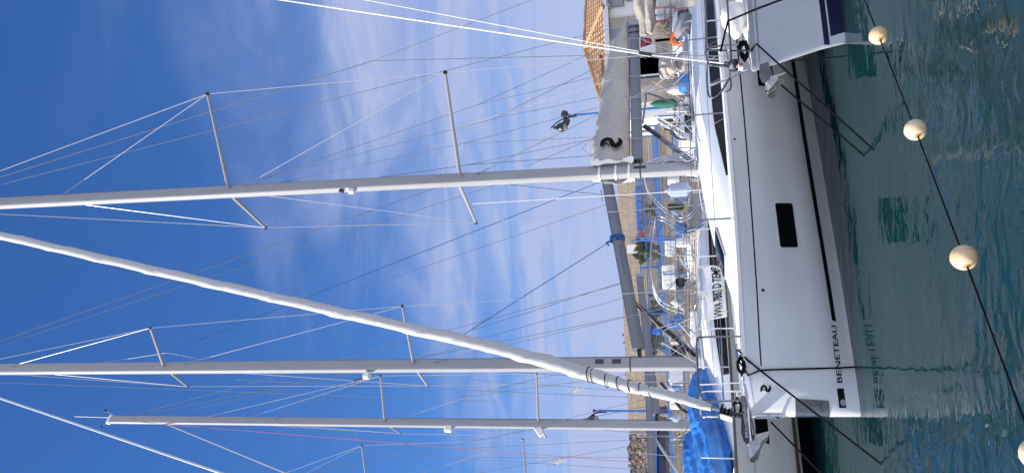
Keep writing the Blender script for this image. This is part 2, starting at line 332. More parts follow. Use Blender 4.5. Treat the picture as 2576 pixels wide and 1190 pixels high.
# ------------------------------------------------------------------ a boat's own axes: s aft from the stem, b to port, z up
class Frame:
    def __init__(f, ox, oy, phi):
        f.O = Vector((ox, oy, 0)); f.D = Vector((math.cos(phi), math.sin(phi), 0)); f.N = Vector((math.sin(phi), -math.cos(phi), 0)); f.Z = Vector((0, 0, 1))
    def P(f, s, b, z): return f.O + f.D * s + f.N * b + f.Z * z
    def hit(f, x, y, b=0.0):
        d = ray(x, y); o = CAM.copy(); t = ((f.O - o).dot(f.N) + b) / d.dot(f.N); q = o + d * t; return ((q - f.O).dot(f.D), q.z)
    def at(f, x, y, b=0.0):
        s, z = f.hit(x, y, b); return f.P(s, b, z)
class Hull:
    """levels: list of (s0, ztab, btab) from the sheer down"""
    def __init__(h, fr, Ln, levels, ss): h.fr, h.L, h.lv, h.ss = fr, Ln, levels, ss
    def lvl(h, j, s):
        s0, zt, bt = h.lv[j]; sj = s0 + s * (h.L - s0) / h.L; return sj, cosint(bt, sj), cosint(zt, sj)
    def b(h, s, z):
        prev = None
        for (s0, zt, bt) in h.lv:
            zz_, bb = cosint(zt, s), cosint(bt, s) if s > s0 else 0
            if prev is not None and z >= zz_:
                t = (z - zz_) / max(prev[0] - zz_, 1e-4); return lerp(bb, prev[1], min(t, 1.2))
            prev = (zz_, bb)
        return prev[1]
    def pt(h, s, z, off=0.0): return h.fr.P(s, h.b(s, z) + off, z)
    def pix(h, x, y):
        b = 0.8
        for _ in range(60):
            s, z = h.fr.hit(x, y, b); b = lerp(b, h.b(s, z), 0.4)
        return s, z
    def shell(h, name, m, parent, top=0, bot=None):
        bot = len(h.lv) - 1 if bot is None else bot; mb = MB()
        for side in (1, -1):
            rows = []
            for s in h.ss:
                row = []
                for j in range(top, bot + 1):
                    a = h.lvl(j, s)
                    if j > top:
                        p = h.lvl(j - 1, s)
                        for q in (1, 2, 3): row.append(h.fr.P(lerp(p[0], a[0], q / 4), side * lerp(p[1], a[1], q / 4), lerp(p[2], a[2], q / 4)))
                    row.append(h.fr.P(a[0], side * a[1], a[2]))
                rows.append(row)
            mb.loft(rows, close=False, caps=False)
            tr = rows[-1]
        # transom
        k = len(rows[-1]); pr = [h.fr.P((p - h.fr.O).dot(h.fr.D), -(p - h.fr.O).dot(h.fr.N), p.z) for p in rows[-1]]
        mb.loft([rows[-1], pr], close=False, caps=False)
        return mb.build(name, m, parent, angle=28)
    def deck(h, name, m, parent, drop=0.02, camber=0.05):
        mb = MB(); rows = []
        for s in h.ss:
            a = h.lvl(0, s); rows.append([h.fr.P(a[0], a[1] * k * 0.985, a[2] - drop + camber * (1 - k * k)) for k in (-1, -.75, -.5, -.25, 0, .25, .5, .75, 1)])
        return mb.loft(rows, close=False, caps=False).build(name, m, parent)
    def band(h, name, m, parent, s0, s1, zt, zb, off=0.004, n=40):
        mb = MB(); rows = []
        for i in range(n + 1):
            s = lerp(s0, s1, i / n); rows.append([h.pt(s, cosint(t_, s), o) for t_, o in ((zt, off), (zb, off))])
        return mb.loft(rows, close=False, caps=False).build(name, m, parent)
    def rail(h, name, m, parent, w_, hgt, z0=-0.03, inset=0.0, s0=0, s1=None, lvl=0):
        mb = MB()
        for side in (1, -1):
            rows = []
            for s in h.ss:
                if s < s0 or (s1 and s > s1): continue
                a = h.lvl(lvl, s); b = a[1] - inset
                rows.append([h.fr.P(a[0], side * (b + 0.006), a[2] + z0), h.fr.P(a[0], side * (b + 0.006), a[2] + z0 + hgt), h.fr.P(a[0], side * max(b - w_, 0), a[2] + z0 + hgt), h.fr.P(a[0], side * max(b - w_, 0), a[2] + z0)])
            mb.loft(rows)
        return mb.build(name, m, parent, angle=30)
SS = [0, .02, .05, .1, .16, .25, .35, .5, .7, .95, 1.25, 1.6, 2, 2.5, 3, 3.5, 4, 4.6, 5.2, 6, 7, 8, 9, 10, 10.7]
def loftroof(fr, secs, mbn=None):
    """secs: list of (s, [(b,z)...] port side outwards-in up to centre)"""
    mb = MB(); rows = []
    for s, pr in secs:
        row = [fr.P(s, b, z) for b, z in pr] + [fr.P(s, -b, z) for b, z in reversed(pr[:-1])]; rows.append(row)
    mb.loft(rows, close=False, caps=False)
    n = len(mb.v); k = len(rows[-1]); mb.f.append(tuple(range(n - k, n))); mb.f.append(tuple(range(k)))
    return mb
EMB = [((.02, .92), .10), ((.03, .62), .15), ((.12, .34), .2), ((.28, .18), .2), ((.42, .22), .19), ((.50, .44), .2), ((.56, .70), .24), ((.70, .84), .26), ((.84, .70), .26), ((.92, .45), .2), ((.90, .22), .13), ((.80, .10), .05)]
EMB2 = [((.10, .80), .03), ((.22, .62), .10), ((.32, .70), .07), ((.36, .86), .03)]
def emblem_mb(fn):
    mb = MB()
    for st in (EMB, EMB2):
        pts, rs = smooth([Vector((p[0], p[1], 0)) for p, _ in st], [q for _, q in st], 5); rows = []
        for i, p in enumerate(pts):
            t = (pts[min(i + 1, len(pts) - 1)] - pts[max(i - 1, 0)]).normalized(); nn = Vector((-t.y, t.x, 0)) * rs[i] * .62
            rows.append([fn(p.x + nn.x, p.y + nn.y), fn(p.x - nn.x, p.y - nn.y)])
        mb.loft(rows, close=False, caps=False)
    return mb

# ================================================================== the setting
wt = MB().box((0, -15.075, -4), (800, 89.85, 8)).build('water', 'water', None, False); wt['kind'] = 'structure'
qb = MB().box((0, 31.3, -0.4), (260, 3.0, 3.2)).build('quay', 'concrete', None, False); qb['kind'] = 'structure'
gd = MB().add([(-3000, 32.78, 1.1), (3000, 32.78, 1.1), (3000, 5000, 1.1), (-3000, 5000, 1.1)], [(0, 1, 2, 3)]).build('ground', 'concrete', None, False); gd['kind'] = 'structure'

# ================================================================== the main yacht
fa = Frame(-2.56, 10.77, R_(43))
SHB = [(0, .0), (.02, .07), (.05, .125), (.1, .19), (.2, .31), (.35, .45), (.5, .57), (.8, .76), (1.2, .96), (2, 1.27), (3, 1.55), (4, 1.72), (5.2, 1.84), (7, 1.93), (9, 1.93), (10.7, 1.86)]
SHZ = [(0, 1.335), (.15, 1.37), (.4, 1.415), (.8, 1.425), (2, 1.42), (4, 1.43), (7, 1.44), (10.7, 1.44)]
CHB = [(0, 0), (.02, .05), (.05, .085), (.1, .13), (.2, .2), (.35, .29), (.5, .36), (1, .54), (1.6, .70), (3, .98), (4.5, 1.2), (6, 1.38), (8, 1.5), (10.7, 1.5)]
CHZ = [(0, .31), (1, .34), (4, .375), (6, .41), (8, .43), (10.7, .44)]
WLB = [(0, 0), (.02, .04), (.05, .065), (.1, .09), (.2, .13), (.5, .20), (1.6, .41), (3, .61), (4.36, .79), (6.45, 1.06), (8, 1.25), (10.7, 1.25)]
WLZ = [(0, 0.0), (10.7, 0.0)]
KLB = [(0, 0), (.1, .04), (.5, .1), (3, .3), (6, .6), (10.7, .6)]
KLZ = [(0, -.5), (10.7, -.4)]
MDB = [(a, (lerp(b, cosint(CHB, a), .42) + (.035 if a > .1 else 0))) for a, b in SHB]
MDZ = [(a, lerp(cosint(SHZ, a), cosint(CHZ, a), .45)) for a, b in SHB]
ha = Hull(fa, 10.7, [(0, SHZ, SHB), (0, MDZ, MDB), (0, CHZ, CHB), (0, WLZ, WLB), (0, KLZ, KLB)], SS)
A = thing('sailing_yacht', 'white sailing yacht in the middle with furled headsail and black lettering on its bow', 'sailboat', fa.P(5, 0, 0), 'sailing yachts moored side by side')
ha.shell('hull', 'gel', A); ha.deck('deck', 'deck', A)
ha.rail('toe_rail', 'gel', A, 0.05, 0.045, -0.03)
ha.band('pinstripe', 'black', A, .45, 10.6, [(0, 1.195), (.5, 1.218), (1.3, 1.208), (4.1, 1.178), (6.6, 1.165), (10.7, 1.16)], [(0, 1.180), (.5, 1.200), (1.3, 1.190), (4.1, 1.157), (6.6, 1.142), (10.7, 1.138)], .004, 60)
# black stripe, lettering and plates low on the bow, laid on the port side
def strip_pix(name, m, pts, parent, off=.005, n=24):
    """pts: top-left, bottom-left, bottom-right, top-right in photo points"""
    c = [ha.pix(*p) for p in pts]
    def fn(u, v):
        s = lerp(lerp(c[0][0], c[3][0], u), lerp(c[1][0], c[2][0], u), v); z = lerp(lerp(c[0][1], c[3][1], u), lerp(c[1][1], c[2][1], u), v); return ha.pt(s, z, off)
    return MB().grid(fn, n, 2).build(name, m, parent, False)
z1 = [ha.pix(2093, 807), ha.pix(2080, 758), ha.pix(2024, 379), ha.pix(1990, 156)]; z2 = [ha.pix(2103, 807), ha.pix(2094, 758), ha.pix(2034, 379), ha.pix(1999, 156)]
t1 = [z1[0], z1[2], z1[3], (10.6, z1[3][1] + .02)]; t2 = [z2[0], z2[2], z2[3], (10.6, z2[3][1] + .02)]
ha.band('hull_stripe', 'black', A, z1[0][0] + .01, 10.6, t1, t2, .004, 60)
def bil(fn_, c):      # c: BL, BR, TR, TL as hull (s,z)
    def g(u, v):
        s = lerp(lerp(c[0][0], c[1][0], u), lerp(c[3][0], c[2][0], u), v); z = lerp(lerp(c[0][1], c[1][1], u), lerp(c[3][1], c[2][1], u), v); return fn_(s, z)
    return g
cc = [ha.pix(2119.5, 963), ha.pix(2103.5, 819), ha.pix(2090.5, 819), ha.pix(2106, 963)]
text_mb('BENETEAU', bil(lambda s, z: ha.pt(s, z, .005), cc), bold=.012).build('lettering', 'text', A, False)
lp = strip_pix('emblem_plate', 'black', [(2105, 977), (2122, 977), (2129, 1026), (2111, 1026)], A)
s_, z_ = ha.pix(2121, 1013); q = MB(); ctr = ha.pt(s_, z_, .009)
q.add([ha.pt(s_ + .035 * math.cos(a * .3927), z_ + .035 * math.sin(a * .3927), .009) for a in range(16)], [tuple(range(16))]); q.build('emblem_dot', 'grey', lp, False)
ec = [ha.pix(1939, 987), ha.pix(1939, 967), ha.pix(1914, 967), ha.pix(1914, 987)]
# emblem coordinates: x runs with the photo's x (down in the world), y with the photo's y
def embh(x, y):
    px, py = lerp(1914, 1939, x), lerp(967, 987, y); s, z = ha.pix(px, py); return ha.pt(s, z, .005)
emblem_mb(embh).build('bow_emblem', 'text', A, False)
# hull window with a pale bevel
win = [ha.pix(1949.5, 512), ha.pix(1993, 512), ha.pix(2008, 623), ha.pix(1963, 623)]
def rrect(c, off, grow=0.0, rad=.12, n=5):
    g = bil(lambda s, z: ha.pt(s, z, off), [c[2], c[1], c[0], c[3]]); pts = []
    ru, rv = rad * .38, rad
    for cxx, cyy, a0 in ((1 - ru, 1 - rv, 0), (ru, 1 - rv, 90), (ru, rv, 180), (1 - ru, rv, 270)):
        for i in range(n + 1):
            a = R_(a0 + 90 * i / n); u = cxx + ru * math.cos(a); v = cyy + rv * math.sin(a)
            pts.append(g(.5 + (u - .5) * (1 + grow), .5 + (v - .5) * (1 + grow * 2.2)))
    return pts
def fan(c, off, grow=0.0):
    p = rrect(c, off, grow); s0_ = sum(q[0] for q in c) / 4; z0_ = sum(q[1] for q in c) / 4; ctr0 = ha.pt(s0_, z0_, off); m = len(p)
    mid = [ctr0.lerp(q, .55) for q in p]; mid = [ha.pt((q - fa.O).dot(fa.D), q.z, off) for q in mid]
    return MB().add(p + mid + [ctr0], [(i, (i + 1) % m, m + (i + 1) % m, m + i) for i in range(m)] + [(m + i, m + (i + 1) % m, 2 * m) for i in range(m)])
hw = fan(win, .004, .05).build('window_surround', 'gel', A, False)
fan(win, .007).build('hull_window', 'glass', A, False)
win2 = [ha.pix(1899, 120), ha.pix(1935, 120), ha.pix(1950, 218), ha.pix(1908, 218)]
fan(win2, .004, .05).build('window_surround', 'gel', A, False); fan(win2, .007).build('hull_window', 'glass', A, False)
for (x, y, r) in ((1919, 730, .018), (1848, 351, .014)):
    s, z = ha.pix(x, y); MB().lathe([(r * 1.3, 0), (r * 1.3, .006), (r * .7, .009), (.001, .004)], ha.pt(s, z, 0), fa.N, 12).build('vent_fitting', 'plastic', A)
# mirror-steel plates that guard the stem
sp_ = MB()
rows = []
for i in range(9):
    z = lerp(.80, .38, i / 8); row = []
    for sd, s in [(1, .14), (1, .1), (1, .05), (1, .02), (1, .0), (-1, .02), (-1, .05), (-1, .1), (-1, .14)]:
        row.append(fa.P(s - .006, sd * (ha.b(s, z) + .006), z))
    rows.append(row)
sp_.loft(rows, close=False, caps=False).build('stem_guard', 'chrome', A)
sp_ = MB(); sp_.box(fa.P(-.012, 0, 1.14), (.02, .07, .34), fa.D, fa.N, fa.Z)
for i in range(6): sp_.ball(fa.P(-.024, .018 * (-1) ** i, 1.0 + i * .055), .008, 8)
sp_.build('stemhead_strap', 'steel', A)

# coachroof, rising to the mast
CR = [(2.1, [(.50, 1.42), (.46, 1.43), (.40, 1.445), (.28, 1.455), (0, 1.47)]),
      (2.8, [(.74, 1.42), (.69, 1.47), (.62, 1.52), (.45, 1.56), (0, 1.59)]),
      (3.6, [(.93, 1.42), (.87, 1.53), (.78, 1.62), (.58, 1.69), (0, 1.73)]),
      (4.6, [(1.08, 1.42), (1.02, 1.59), (.90, 1.73), (.70, 1.80), (0, 1.86)]),
      (5.4, [(1.16, 1.42), (1.10, 1.62), (.97, 1.78), (.76, 1.86), (0, 1.93)]),
      (6.8, [(1.22, 1.42), (1.16, 1.62), (1.03, 1.80), (.82, 1.88), (0, 1.96)]),
      (8.6, [(1.22, 1.42), (1.16, 1.60), (1.03, 1.78), (.82, 1.87), (0, 1.95)]),
      (8.9, [(1.2, 1.42), (1.12, 1.5), (1.0, 1.6), (.82, 1.66), (0, 1.7)])]
loftroof(fa, CR).build('coachroof', 'deck2', A, angle=25)
for k in (1, -1):
    b = lambda s: cosint([(a, p[0][0]) for a, p in CR], s)
    b2 = lambda s: cosint([(a, p[1][0]) for a, p in CR], s)
    zt = lambda s: cosint([(a, p[1][1]) for a, p in CR], s)
    mb = MB()
    def fn(u, v, k=k):
        s = lerp(3.72, 8.5, u); zb = 1.435; z1_ = min(zt(s) - .005, lerp(1.47, 1.62, min(1, (s - 3.7) / 1.3)) - .0)
        z = lerp(zb, z1_, v); t = (z - 1.42) / (zt(s) - 1.42); return fa.P(s, k * (lerp(b(s), b2(s), t) + .006), z)
    mb.grid(fn, 40, 3).build('cabin_window', 'glass', A)
    for s in (4.9, 5.9, 7.0): MB().tube([fa.P(s, k * (b(s) + .012), 1.43), fa.P(s - .06, k * (b2(s) + .012), zt(s))], .006, 5).build('window_divider', 'grey', A)
# grab rails and hatches on the coachroof
for k in (1, -1):
    MB().tube([fa.P(s, k * .86, z) for s, z in ((4.7, 1.80), (4.75, 1.86), (5.6, 1.92), (6.6, 1.955), (7.6, 1.955), (7.65, 1.9))], .012, 8, sub=3).build('grab_rail', 'steel', A)
for s, z in ((2.9, 1.60), (6.3, 1.955), (7.6, 1.955)):
    h_ = MB().box(fa.P(s, 0, z + .015), (.55, .55, .05), (fa.D + fa.Z * (.19 if s < 4 else 0)).normalized(), fa.N, bev=.015).build('deck_hatch', 'glass', A)
    MB().box(fa.P(s, 0, z - .0), (.62, .62, .04), (fa.D + fa.Z * (.19 if s < 4 else 0)).normalized(), fa.N, bev=.012).build('hatch_frame', 'alu', h_)
# cockpit coamings
for k in (1, -1): MB().box(fa.P(9.75, k * 1.2, 1.55), (1.8, .3, .3), fa.D, fa.N, bev=.06).build('cockpit_coaming', 'deck2', A)

# mast
mx0 = fa.hit(1765, 412, 0)[0]
def mastp(z): return fa.P(4.91 + z * .0235, 0, z)
mm_ = MB().oval([mastp(1.84), mastp(1.9), mastp(20.8)], fa.D, fa.N, .135, .085, 28).build('mast', 'alu', A, angle=17)
for z in (3.35, 2.92, 2.55): MB().box(mastp(z) + fa.N * .083, (.07, .012, .22), fa.D, fa.N).build('sheave_box', 'plastic' if z == 2.92 else 'grey', mm_)
MB().oval([mastp(1.83), mastp(1.9)], fa.D, fa.N, .17, .12, 20).build('mast_step', 'steel', mm_)
MB().oval([mastp(2.90), mastp(2.925)], fa.D, fa.N, .139, .089, 20).build('mast_band', 'plastic', mm_)
# deck light and radar-reflector fittings on the fore side
MB().box(mastp(8.62) - fa.D * .16, (.12, .09, .14), fa.D, fa.N, bev=.02).build('deck_light', 'white_paint', mm_)
MB().box(mastp(8.85) - fa.D * .15 , (.1, .09, .09), fa.D, fa.N, bev=.02).build('steaming_light', 'plastic', mm_)
tips = {}
for nm, (x, y, xb, yb), bb in (('l', (1120, 183, 1155, 457), 1.75), ('u', (522, 237, 572, 485), 1.55)):
    s, z = fa.hit(x, y, bb); zb = fa.hit(xb, yb, 0.06)[1]; t = fa.P(s, bb, z); tips[nm + 'p'] = t
    MB().tube([mastp(zb) + fa.N * .06, t], [.042, .028], 8).build('spreader', 'alu', A); MB().ball(t, .045, 8).build('spreader_tip', 'plastic', A)
for nm, (x, y), bb, zb in (('l', (1197, 560), -1.75, None), ('u', (668, 573), -1.55, None)):
    s, z = fa.hit(x, y, bb); t = fa.P(s, bb, z); tips[nm + 's'] = t; zb = 6.42 if nm == 'l' else 11.5
    MB().tube([mastp(zb) - fa.N * .06, t], [.042, .028], 8).build('spreader', 'alu', A); MB().ball(t, .045, 8).build('spreader_tip', 'plastic', A)
top = mastp(20.6); cpP = fa.P(5.85, 1.84, 1.44); cpS = fa.P(5.85, -1.84, 1.44)
for k, cp in (('p', cpP), ('s', cpS)):
    wire(A, 'shroud', top, tips['u' + k], 'wire', .010); wire(A, 'shroud', tips['u' + k], tips['l' + k], 'wire', .008); wire(A, 'shroud', tips['l' + k], cp, 'wire', .007)
    wire(A, 'shroud', tips['u' + k], mastp(16.0), 'wire', .008); wire(A, 'shroud', tips['l' + k], mastp(11.35), 'wire', .007)
    wire(A, 'shroud', mastp(6.25), cp + fa.D * (-.15), 'wire_dark', .006)
    MB().tube([cp, cp + fa.Z * .25], .014, 6).build('turnbuckle', 'steel', A)
# backstay that splits, topping lift and lazy jacks: followed from the photograph in the centre plane
bsp = fa.at(938, 154, .0)
wire(A, 'backstay', top, bsp, 'wire_dark', .008); wire(A, 'backstay', bsp, fa.P(10.6, 1.5, 1.5), 'wire_dark', .007); wire(A, 'backstay', bsp, fa.P(10.6, -1.5, 1.5), 'wire_dark', .007)
wire(A, 'topping_lift', mastp(20.3), fa.P(9.85, 0, 3.24), 'wire_dark', .006)
J0 = fa.at(655, 452, .08); J1 = fa.at(1200, 265, .12); J2 = fa.at(1240, 300, .12); J3 = fa.at(1163, 362, .1); J4 = fa.at(1178, 415, .1)
for p_, q_ in ((J0, J1), (J1, fa.at(1520, 120, .15)), (J1, fa.at(1512, 190, .15)), (J0, J2), (J2, fa.at(1512, 165, .15)), (J2, fa.at(1505, 245, .15)), (mastp(11.2), J3), (J3, fa.at(1503, 272, .12)), (J3, fa.at(1500, 345, .12)), (mastp(9.6), J4), (J4, fa.at(1492, 350, .1)), (J4, fa.at(1492, 392, .1))):
    wire(A, 'lazy_jack', p_, q_, 'wire_dark', .0045)
wire(A, 'spinnaker_halyard', fa.at(1145, 323, 1.0), fa.P(7.7, .15, 3.3), 'wire_white', .008); wire(A, 'spinnaker_halyard', fa.at(1185, 513, -1.0), fa.P(5.3, -.9, 1.8), 'wire_white', .009)
for i, (db, m_) in enumerate(((.10, 'wire_dark'), (.13, 'wire_white'), (.16, 'wire_dark'))):
    wire(A, 'halyard', mastp(20.2) + fa.D * (.12 + db * .5), mastp(3.9) + fa.D * (.10 + .04 * i), m_, .007)
# loose coils of line at the foot of the mast
rr = random.Random(3)
for i in range(16):
    a0 = rr.uniform(0, 6.28); c0 = mastp(1.95) + fa.D * rr.uniform(-.05, .25) + fa.N * rr.uniform(.0, .2); hgt = rr.uniform(.35, .95)
    pts = [mastp(1.95 + hgt) + fa.D * rr.uniform(.05, .14) + fa.N * .09, mastp(1.95 + hgt * .6) + fa.D * rr.uniform(.08, .24) + fa.N * rr.uniform(.1, .16), c0 + fa.Z * .12, c0 + fa.N * .08 - fa.Z * .02, c0 - fa.D * .15 + fa.N * .05]
    MB().tube(pts, .008, 6, sub=5).build('control_line', rr.choice(['wire_white', 'wire', 'wire', 'wire_dark', 'alu_white']), A)

# boom with its end cap, vang and grey sail cover
b0, b1 = fa.P(5.22, 0, 2.97), fa.P(9.70, 0, 3.135)
bd = (b1 - b0).normalized(); bu = fa.Z
prof = [(.075 * sx, .105 * sz) for sx, sz in ((-.8, -1), (-1, -.7), (-1, .7), (-.8, 1), (.8, 1), (1, .7), (1, -.7), (.8, -1))]
bo = MB().loft([[b0.lerp(b1, t) + fa.N * x + bu * z for x, z in prof] for t in (0, 1)]).build('boom', 'boom', A, angle=30)
MB().loft([[p + fa.N * (x * kx) + bu * (z * kx) for x, z in prof] for p, kx in ((b1 - bd * .02, 1.1), (b1 + bd * .12, 1.1), (b1 + bd * .17, .96), (b1 + bd * .19, .7))]).build('boom_end', 'grey', bo)
for d in (-.10, -.32): MB().loft([[b1 + bd * (d + e) + fa.N * (x * 1.13) + bu * (z * 1.1) for x, z in prof] for e in (-.025, .025)]).build('strap', 'plastic', bo)
MB().tube([mastp(2.96) + fa.D * .1, b0 + bd * .08], .05, 10).build('gooseneck', 'plastic', bo)
vg = MB().tube([fa.at(1622, 318, 0), mastp(1.97) + fa.D * .16], [.045, .04], 12).build('boom_vang', 'plastic', A)
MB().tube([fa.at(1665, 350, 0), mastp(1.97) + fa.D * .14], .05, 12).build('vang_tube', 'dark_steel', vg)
# sail cover: height of its top along the boom, from the photograph
CT = [(5.12, 3.76), (5.4, 3.82), (5.97, 3.83), (6.56, 3.79), (7.2, 3.78), (8.15, 3.72), (9.0, 3.60), (9.6, 3.46), (10.0, 3.36), (10.12, 3.28)]
rows = []
rr = random.Random(5)
nst = 60
for i in range(nst + 1):
    s = lerp(5.12, 10.1, i / nst); zt_ = cosint(CT, s); zb_ = cosint([(5.1, 3.10), (9.2, 3.235), (9.7, 3.27), (10.1, 3.26)], s); H_ = max(zt_ - zb_, .02); wd = cosint([(5.12, .20), (5.6, .22), (7, .21), (8.5, .18), (9.6, .10), (10.1, .02)], s)
    row = []
    for j in range(25):
        a = lerp(-90, 270, j / 24) if False else j / 24
        ang = math.tau * a; x = math.sin(ang); v = -math.cos(ang)
        ww = wd * (1 - .35 * max(v, 0) ** 1.5) * (1 + .07 * math.sin(s * 7 + v * 4) + .04 * math.sin(s * 17 - v * 7) + max(0, 5.75 - s) * .5 * (abs(math.sin(v * 6 + s * 9)) - .5))
        z = (zt_ + zb_) / 2 + v * H_ / 2 + .012 * math.sin(s * 9) * (v > 0)
        row.append(fa.P(s, x * ww, z))
    rows.append(row[:-1])
bagm = MB().loft(rows); bag = bagm.build('sail_cover', 'bag', A, angle=60)
sl = MB()
for s, b_, h_ in ((9.6, .12, 3.38), ): pass
# collar of the cover wrapped round the mast, loose white folds on the sunny side
rows = []
for i in range(15):
    z = lerp(3.03, 3.80, i / 14); row = []
    for j in range(29):
        a = lerp(-155, 155, j / 28); wv = .028 * math.sin(j * 1.9 + z * 7) + .022 * math.sin(z * 21 + j * .7) + (.05 * math.sin(z * 8) if abs(a) < 70 else 0)
        ra, rb = .235 + wv, .185 + wv * .8
        row.append(mastp(z) - fa.D * (math.cos(R_(a)) * ra - .04) + fa.N * (math.sin(R_(a)) * rb))
    rows.append(row)
MB().loft([r_[:12] for r_ in rows], close=False, caps=False).build('cover_collar', 'cloth_white', bag)
MB().loft([r_[22:] for r_ in rows], close=False, caps=False).build('cover_collar', 'cloth_white', bag)
for z in (3.12, 3.36, 3.66): MB().oval([mastp(z - .018), mastp(z + .018)], fa.D, fa.N, .150, .100, 20).build('collar_strap', 'cloth_white', bag)
mb = MB()
for s in (5.75, 6.35, 7.0, 7.7, 8.4, 9.05):      # the little loops that tie the cover down to the boom
    mb2 = MB().tube([fa.P(s, .16, 3.35), fa.P(s + .02, .12, 3.16), fa.P(s, .085, 2.9), fa.P(s + .05, .0, 2.86)], .006, 6, sub=3).build('cover_tie', 'wire', bag)
def embb(x, y):
    px, py = lerp(1513, 1564.5, x), lerp(347, 374, y); s, z = fa.hit(px, py, .24); return fa.P(s, .262, z)
emblem_mb(embb).build('cover_emblem', 'text', bag, False)
def mk(x, y): px, py = lerp(1508, 1520, x), lerp(150, 140, y); s, z = fa.hit(px, py, .2); return fa.P(s, .222, z)
MB().add([mk(0, 0), mk(1, .3), mk(1, .45), mk(.3, .3), mk(1, .6), mk(.3, .65), mk(1, .95), mk(0, 1), mk(.0, .6), mk(.15, .5)], [tuple(range(10))]).build('cover_mark', 'flag_red', bag, False)

# furled headsail on its stay, with drum
F0, F1 = (0.10, 1.80), (4.62, 17.9)
def fs(t): return fa.P(lerp(F0[0], F1[0], t), 0, lerp(F0[1], F1[1], t))
ctr_ = [(1790, 1025), (1720, 1004), (1600, 975), (1498, 946), (1373, 909), (1223, 870), (1058, 832), (758, 764), (390, 681), (0, 592)]
P_ = [fa.at(x, y, 0) for x, y in ctr_]; P_.append(P_[-1] + (P_[-1] - P_[-2]) * .55)
rw = [.046, .062, .078, .091, .094, .090, .087, .084, .083, .082, .06]
pts, rs = smooth(P_, rw, 22); rows = []
tdir = (P_[-1] - P_[0]).normalized(); axA = fa.N; axB = tdir.cross(axA).normalized(); ln = 0; n_ = 28
for i, p in enumerate(pts):
    if i: ln += (pts[i] - pts[i - 1]).length
    row = []
    for q in range(n_):
        a = q * math.tau / n_; ph = (a / math.tau + ln / (1.5 if ln > 3.5 else .9)) % 1.0
        r = rs[i] * (1.0 + .25 * ph ** 5 + .03 * math.sin(ln * 11 + a * 3) * (ph > .5) + .02 * math.sin(ln * 23 - a * 2)) * (1 + .02 * math.sin(ln * 3.1))
        if 2.05 < ln < 2.95 : r *= 1 + .28 * max(0, math.cos(a - 2.6)) * math.sin((ln - 2.05) / .9 * math.pi)
        row.append(p + axA * (r * math.cos(a)) + axB * (r * math.sin(a)))
    rows.append(row)
js = MB().loft(rows).build('furled_headsail', 'jib', A, angle=70)
for i, (x, y) in enumerate(((1482, 942), (1492, 945), (1527, 957), (1556, 964), (1585, 971), (1612, 978), (1636, 984))):
    p = fa.at(x, y, 0); k = .094 - i * .004; t2_ = axA * math.cos(.5) + tdir * .3
    MB().tube([p + (axA * math.cos(a) + axB * math.sin(a)) * k * 1.13 + tdir * (.03 * math.sin(a + 1)) for a in [j * math.tau / 20 for j in range(21)]], .0065, 6).build('sheet_turn', 'rope', js)
tk = fa.at(1848, 1042, 0); ft = fa.at(1790, 1025, 0); dd = (tk - ft).normalized()
MB().tube([P_[-1], P_[-1] + tdir * 1.2], .012, 6).build('forestay', 'wire', A)
MB().tube([ft - dd * .05, tk + dd * .18], .022, 10).build('forestay', 'dark_steel', A)
dr = MB().lathe([(.02, 0), (.095, .005), (.1, .02), (.045, .03), (.045, .05), (.075, .06), (.045, .075), (.045, .10), (.075, .11), (.045, .125), (.1, .145), (.1, .16), (.03, .17)], ft + dd * .12, dd, 20).build('furler_drum', 'plastic', A)
MB().box(ft + dd * .2 - fa.D * .09, (.03, .12, .17), fa.D, fa.N, dd, bev=.008).build('drum_guard', 'gel', dr)
MB().box(ft + dd * .36, (.07, .06, .13), fa.D, fa.N, dd, bev=.015).build('furler_toggle', 'plastic', dr)

# pulpit, stanchions and lifelines
def de(s, k=1, ins=.06): return fa.P(s, k * (cosint(SHB, s) - ins), 1.40)
for k in (1, -1):
    r1 = de(0.80, k) + fa.Z * .60; r0 = de(.18, k, -.03) + fa.Z * .62
    pts = [de(0.80, k), de(0.80, k) + fa.Z * .53, r1 + fa.D * -.06 + fa.Z * .02, de(.5, k) + fa.Z * .63, r0, de(.10, k, -.02) + fa.Z * .52, de(.12, k, .0) + fa.Z * .02]
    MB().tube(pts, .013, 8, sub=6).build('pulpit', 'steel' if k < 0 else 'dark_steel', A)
    MB().tube([de(.30, k), de(.28, k) + fa.Z * .62], .011, 8).build('pulpit_post', 'steel', A)
    MB().tube([de(0.80, k) + fa.Z * .30, de(.28, k) + fa.Z * .31, de(.12, k, 0) + fa.Z * .31], .010, 8).build('pulpit_bar', 'steel', A)
    prev = de(0.80, k) + fa.Z * .6
    for i, s in enumerate((2.4, 4.33, 6.2, 8.2, 10.3)):
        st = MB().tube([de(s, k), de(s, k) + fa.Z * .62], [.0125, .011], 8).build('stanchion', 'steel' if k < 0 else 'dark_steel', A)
        MB().lathe([(.035, 0), (.03, .02), (.016, .05), (.016, .08)], de(s, k), (0, 0, 1), 10).build('stanchion_base', 'steel', st)
    for hh, m_ in ((.60, 'wire_dark'), (.30, 'wire_dark')):
        tp = [de(s, k) + fa.Z * hh for s in (.7, 0.80, 2.4, 4.33, 6.2, 8.2, 10.3)]
        MB().tube(tp, .0045, 5).build('lifeline', m_, A)
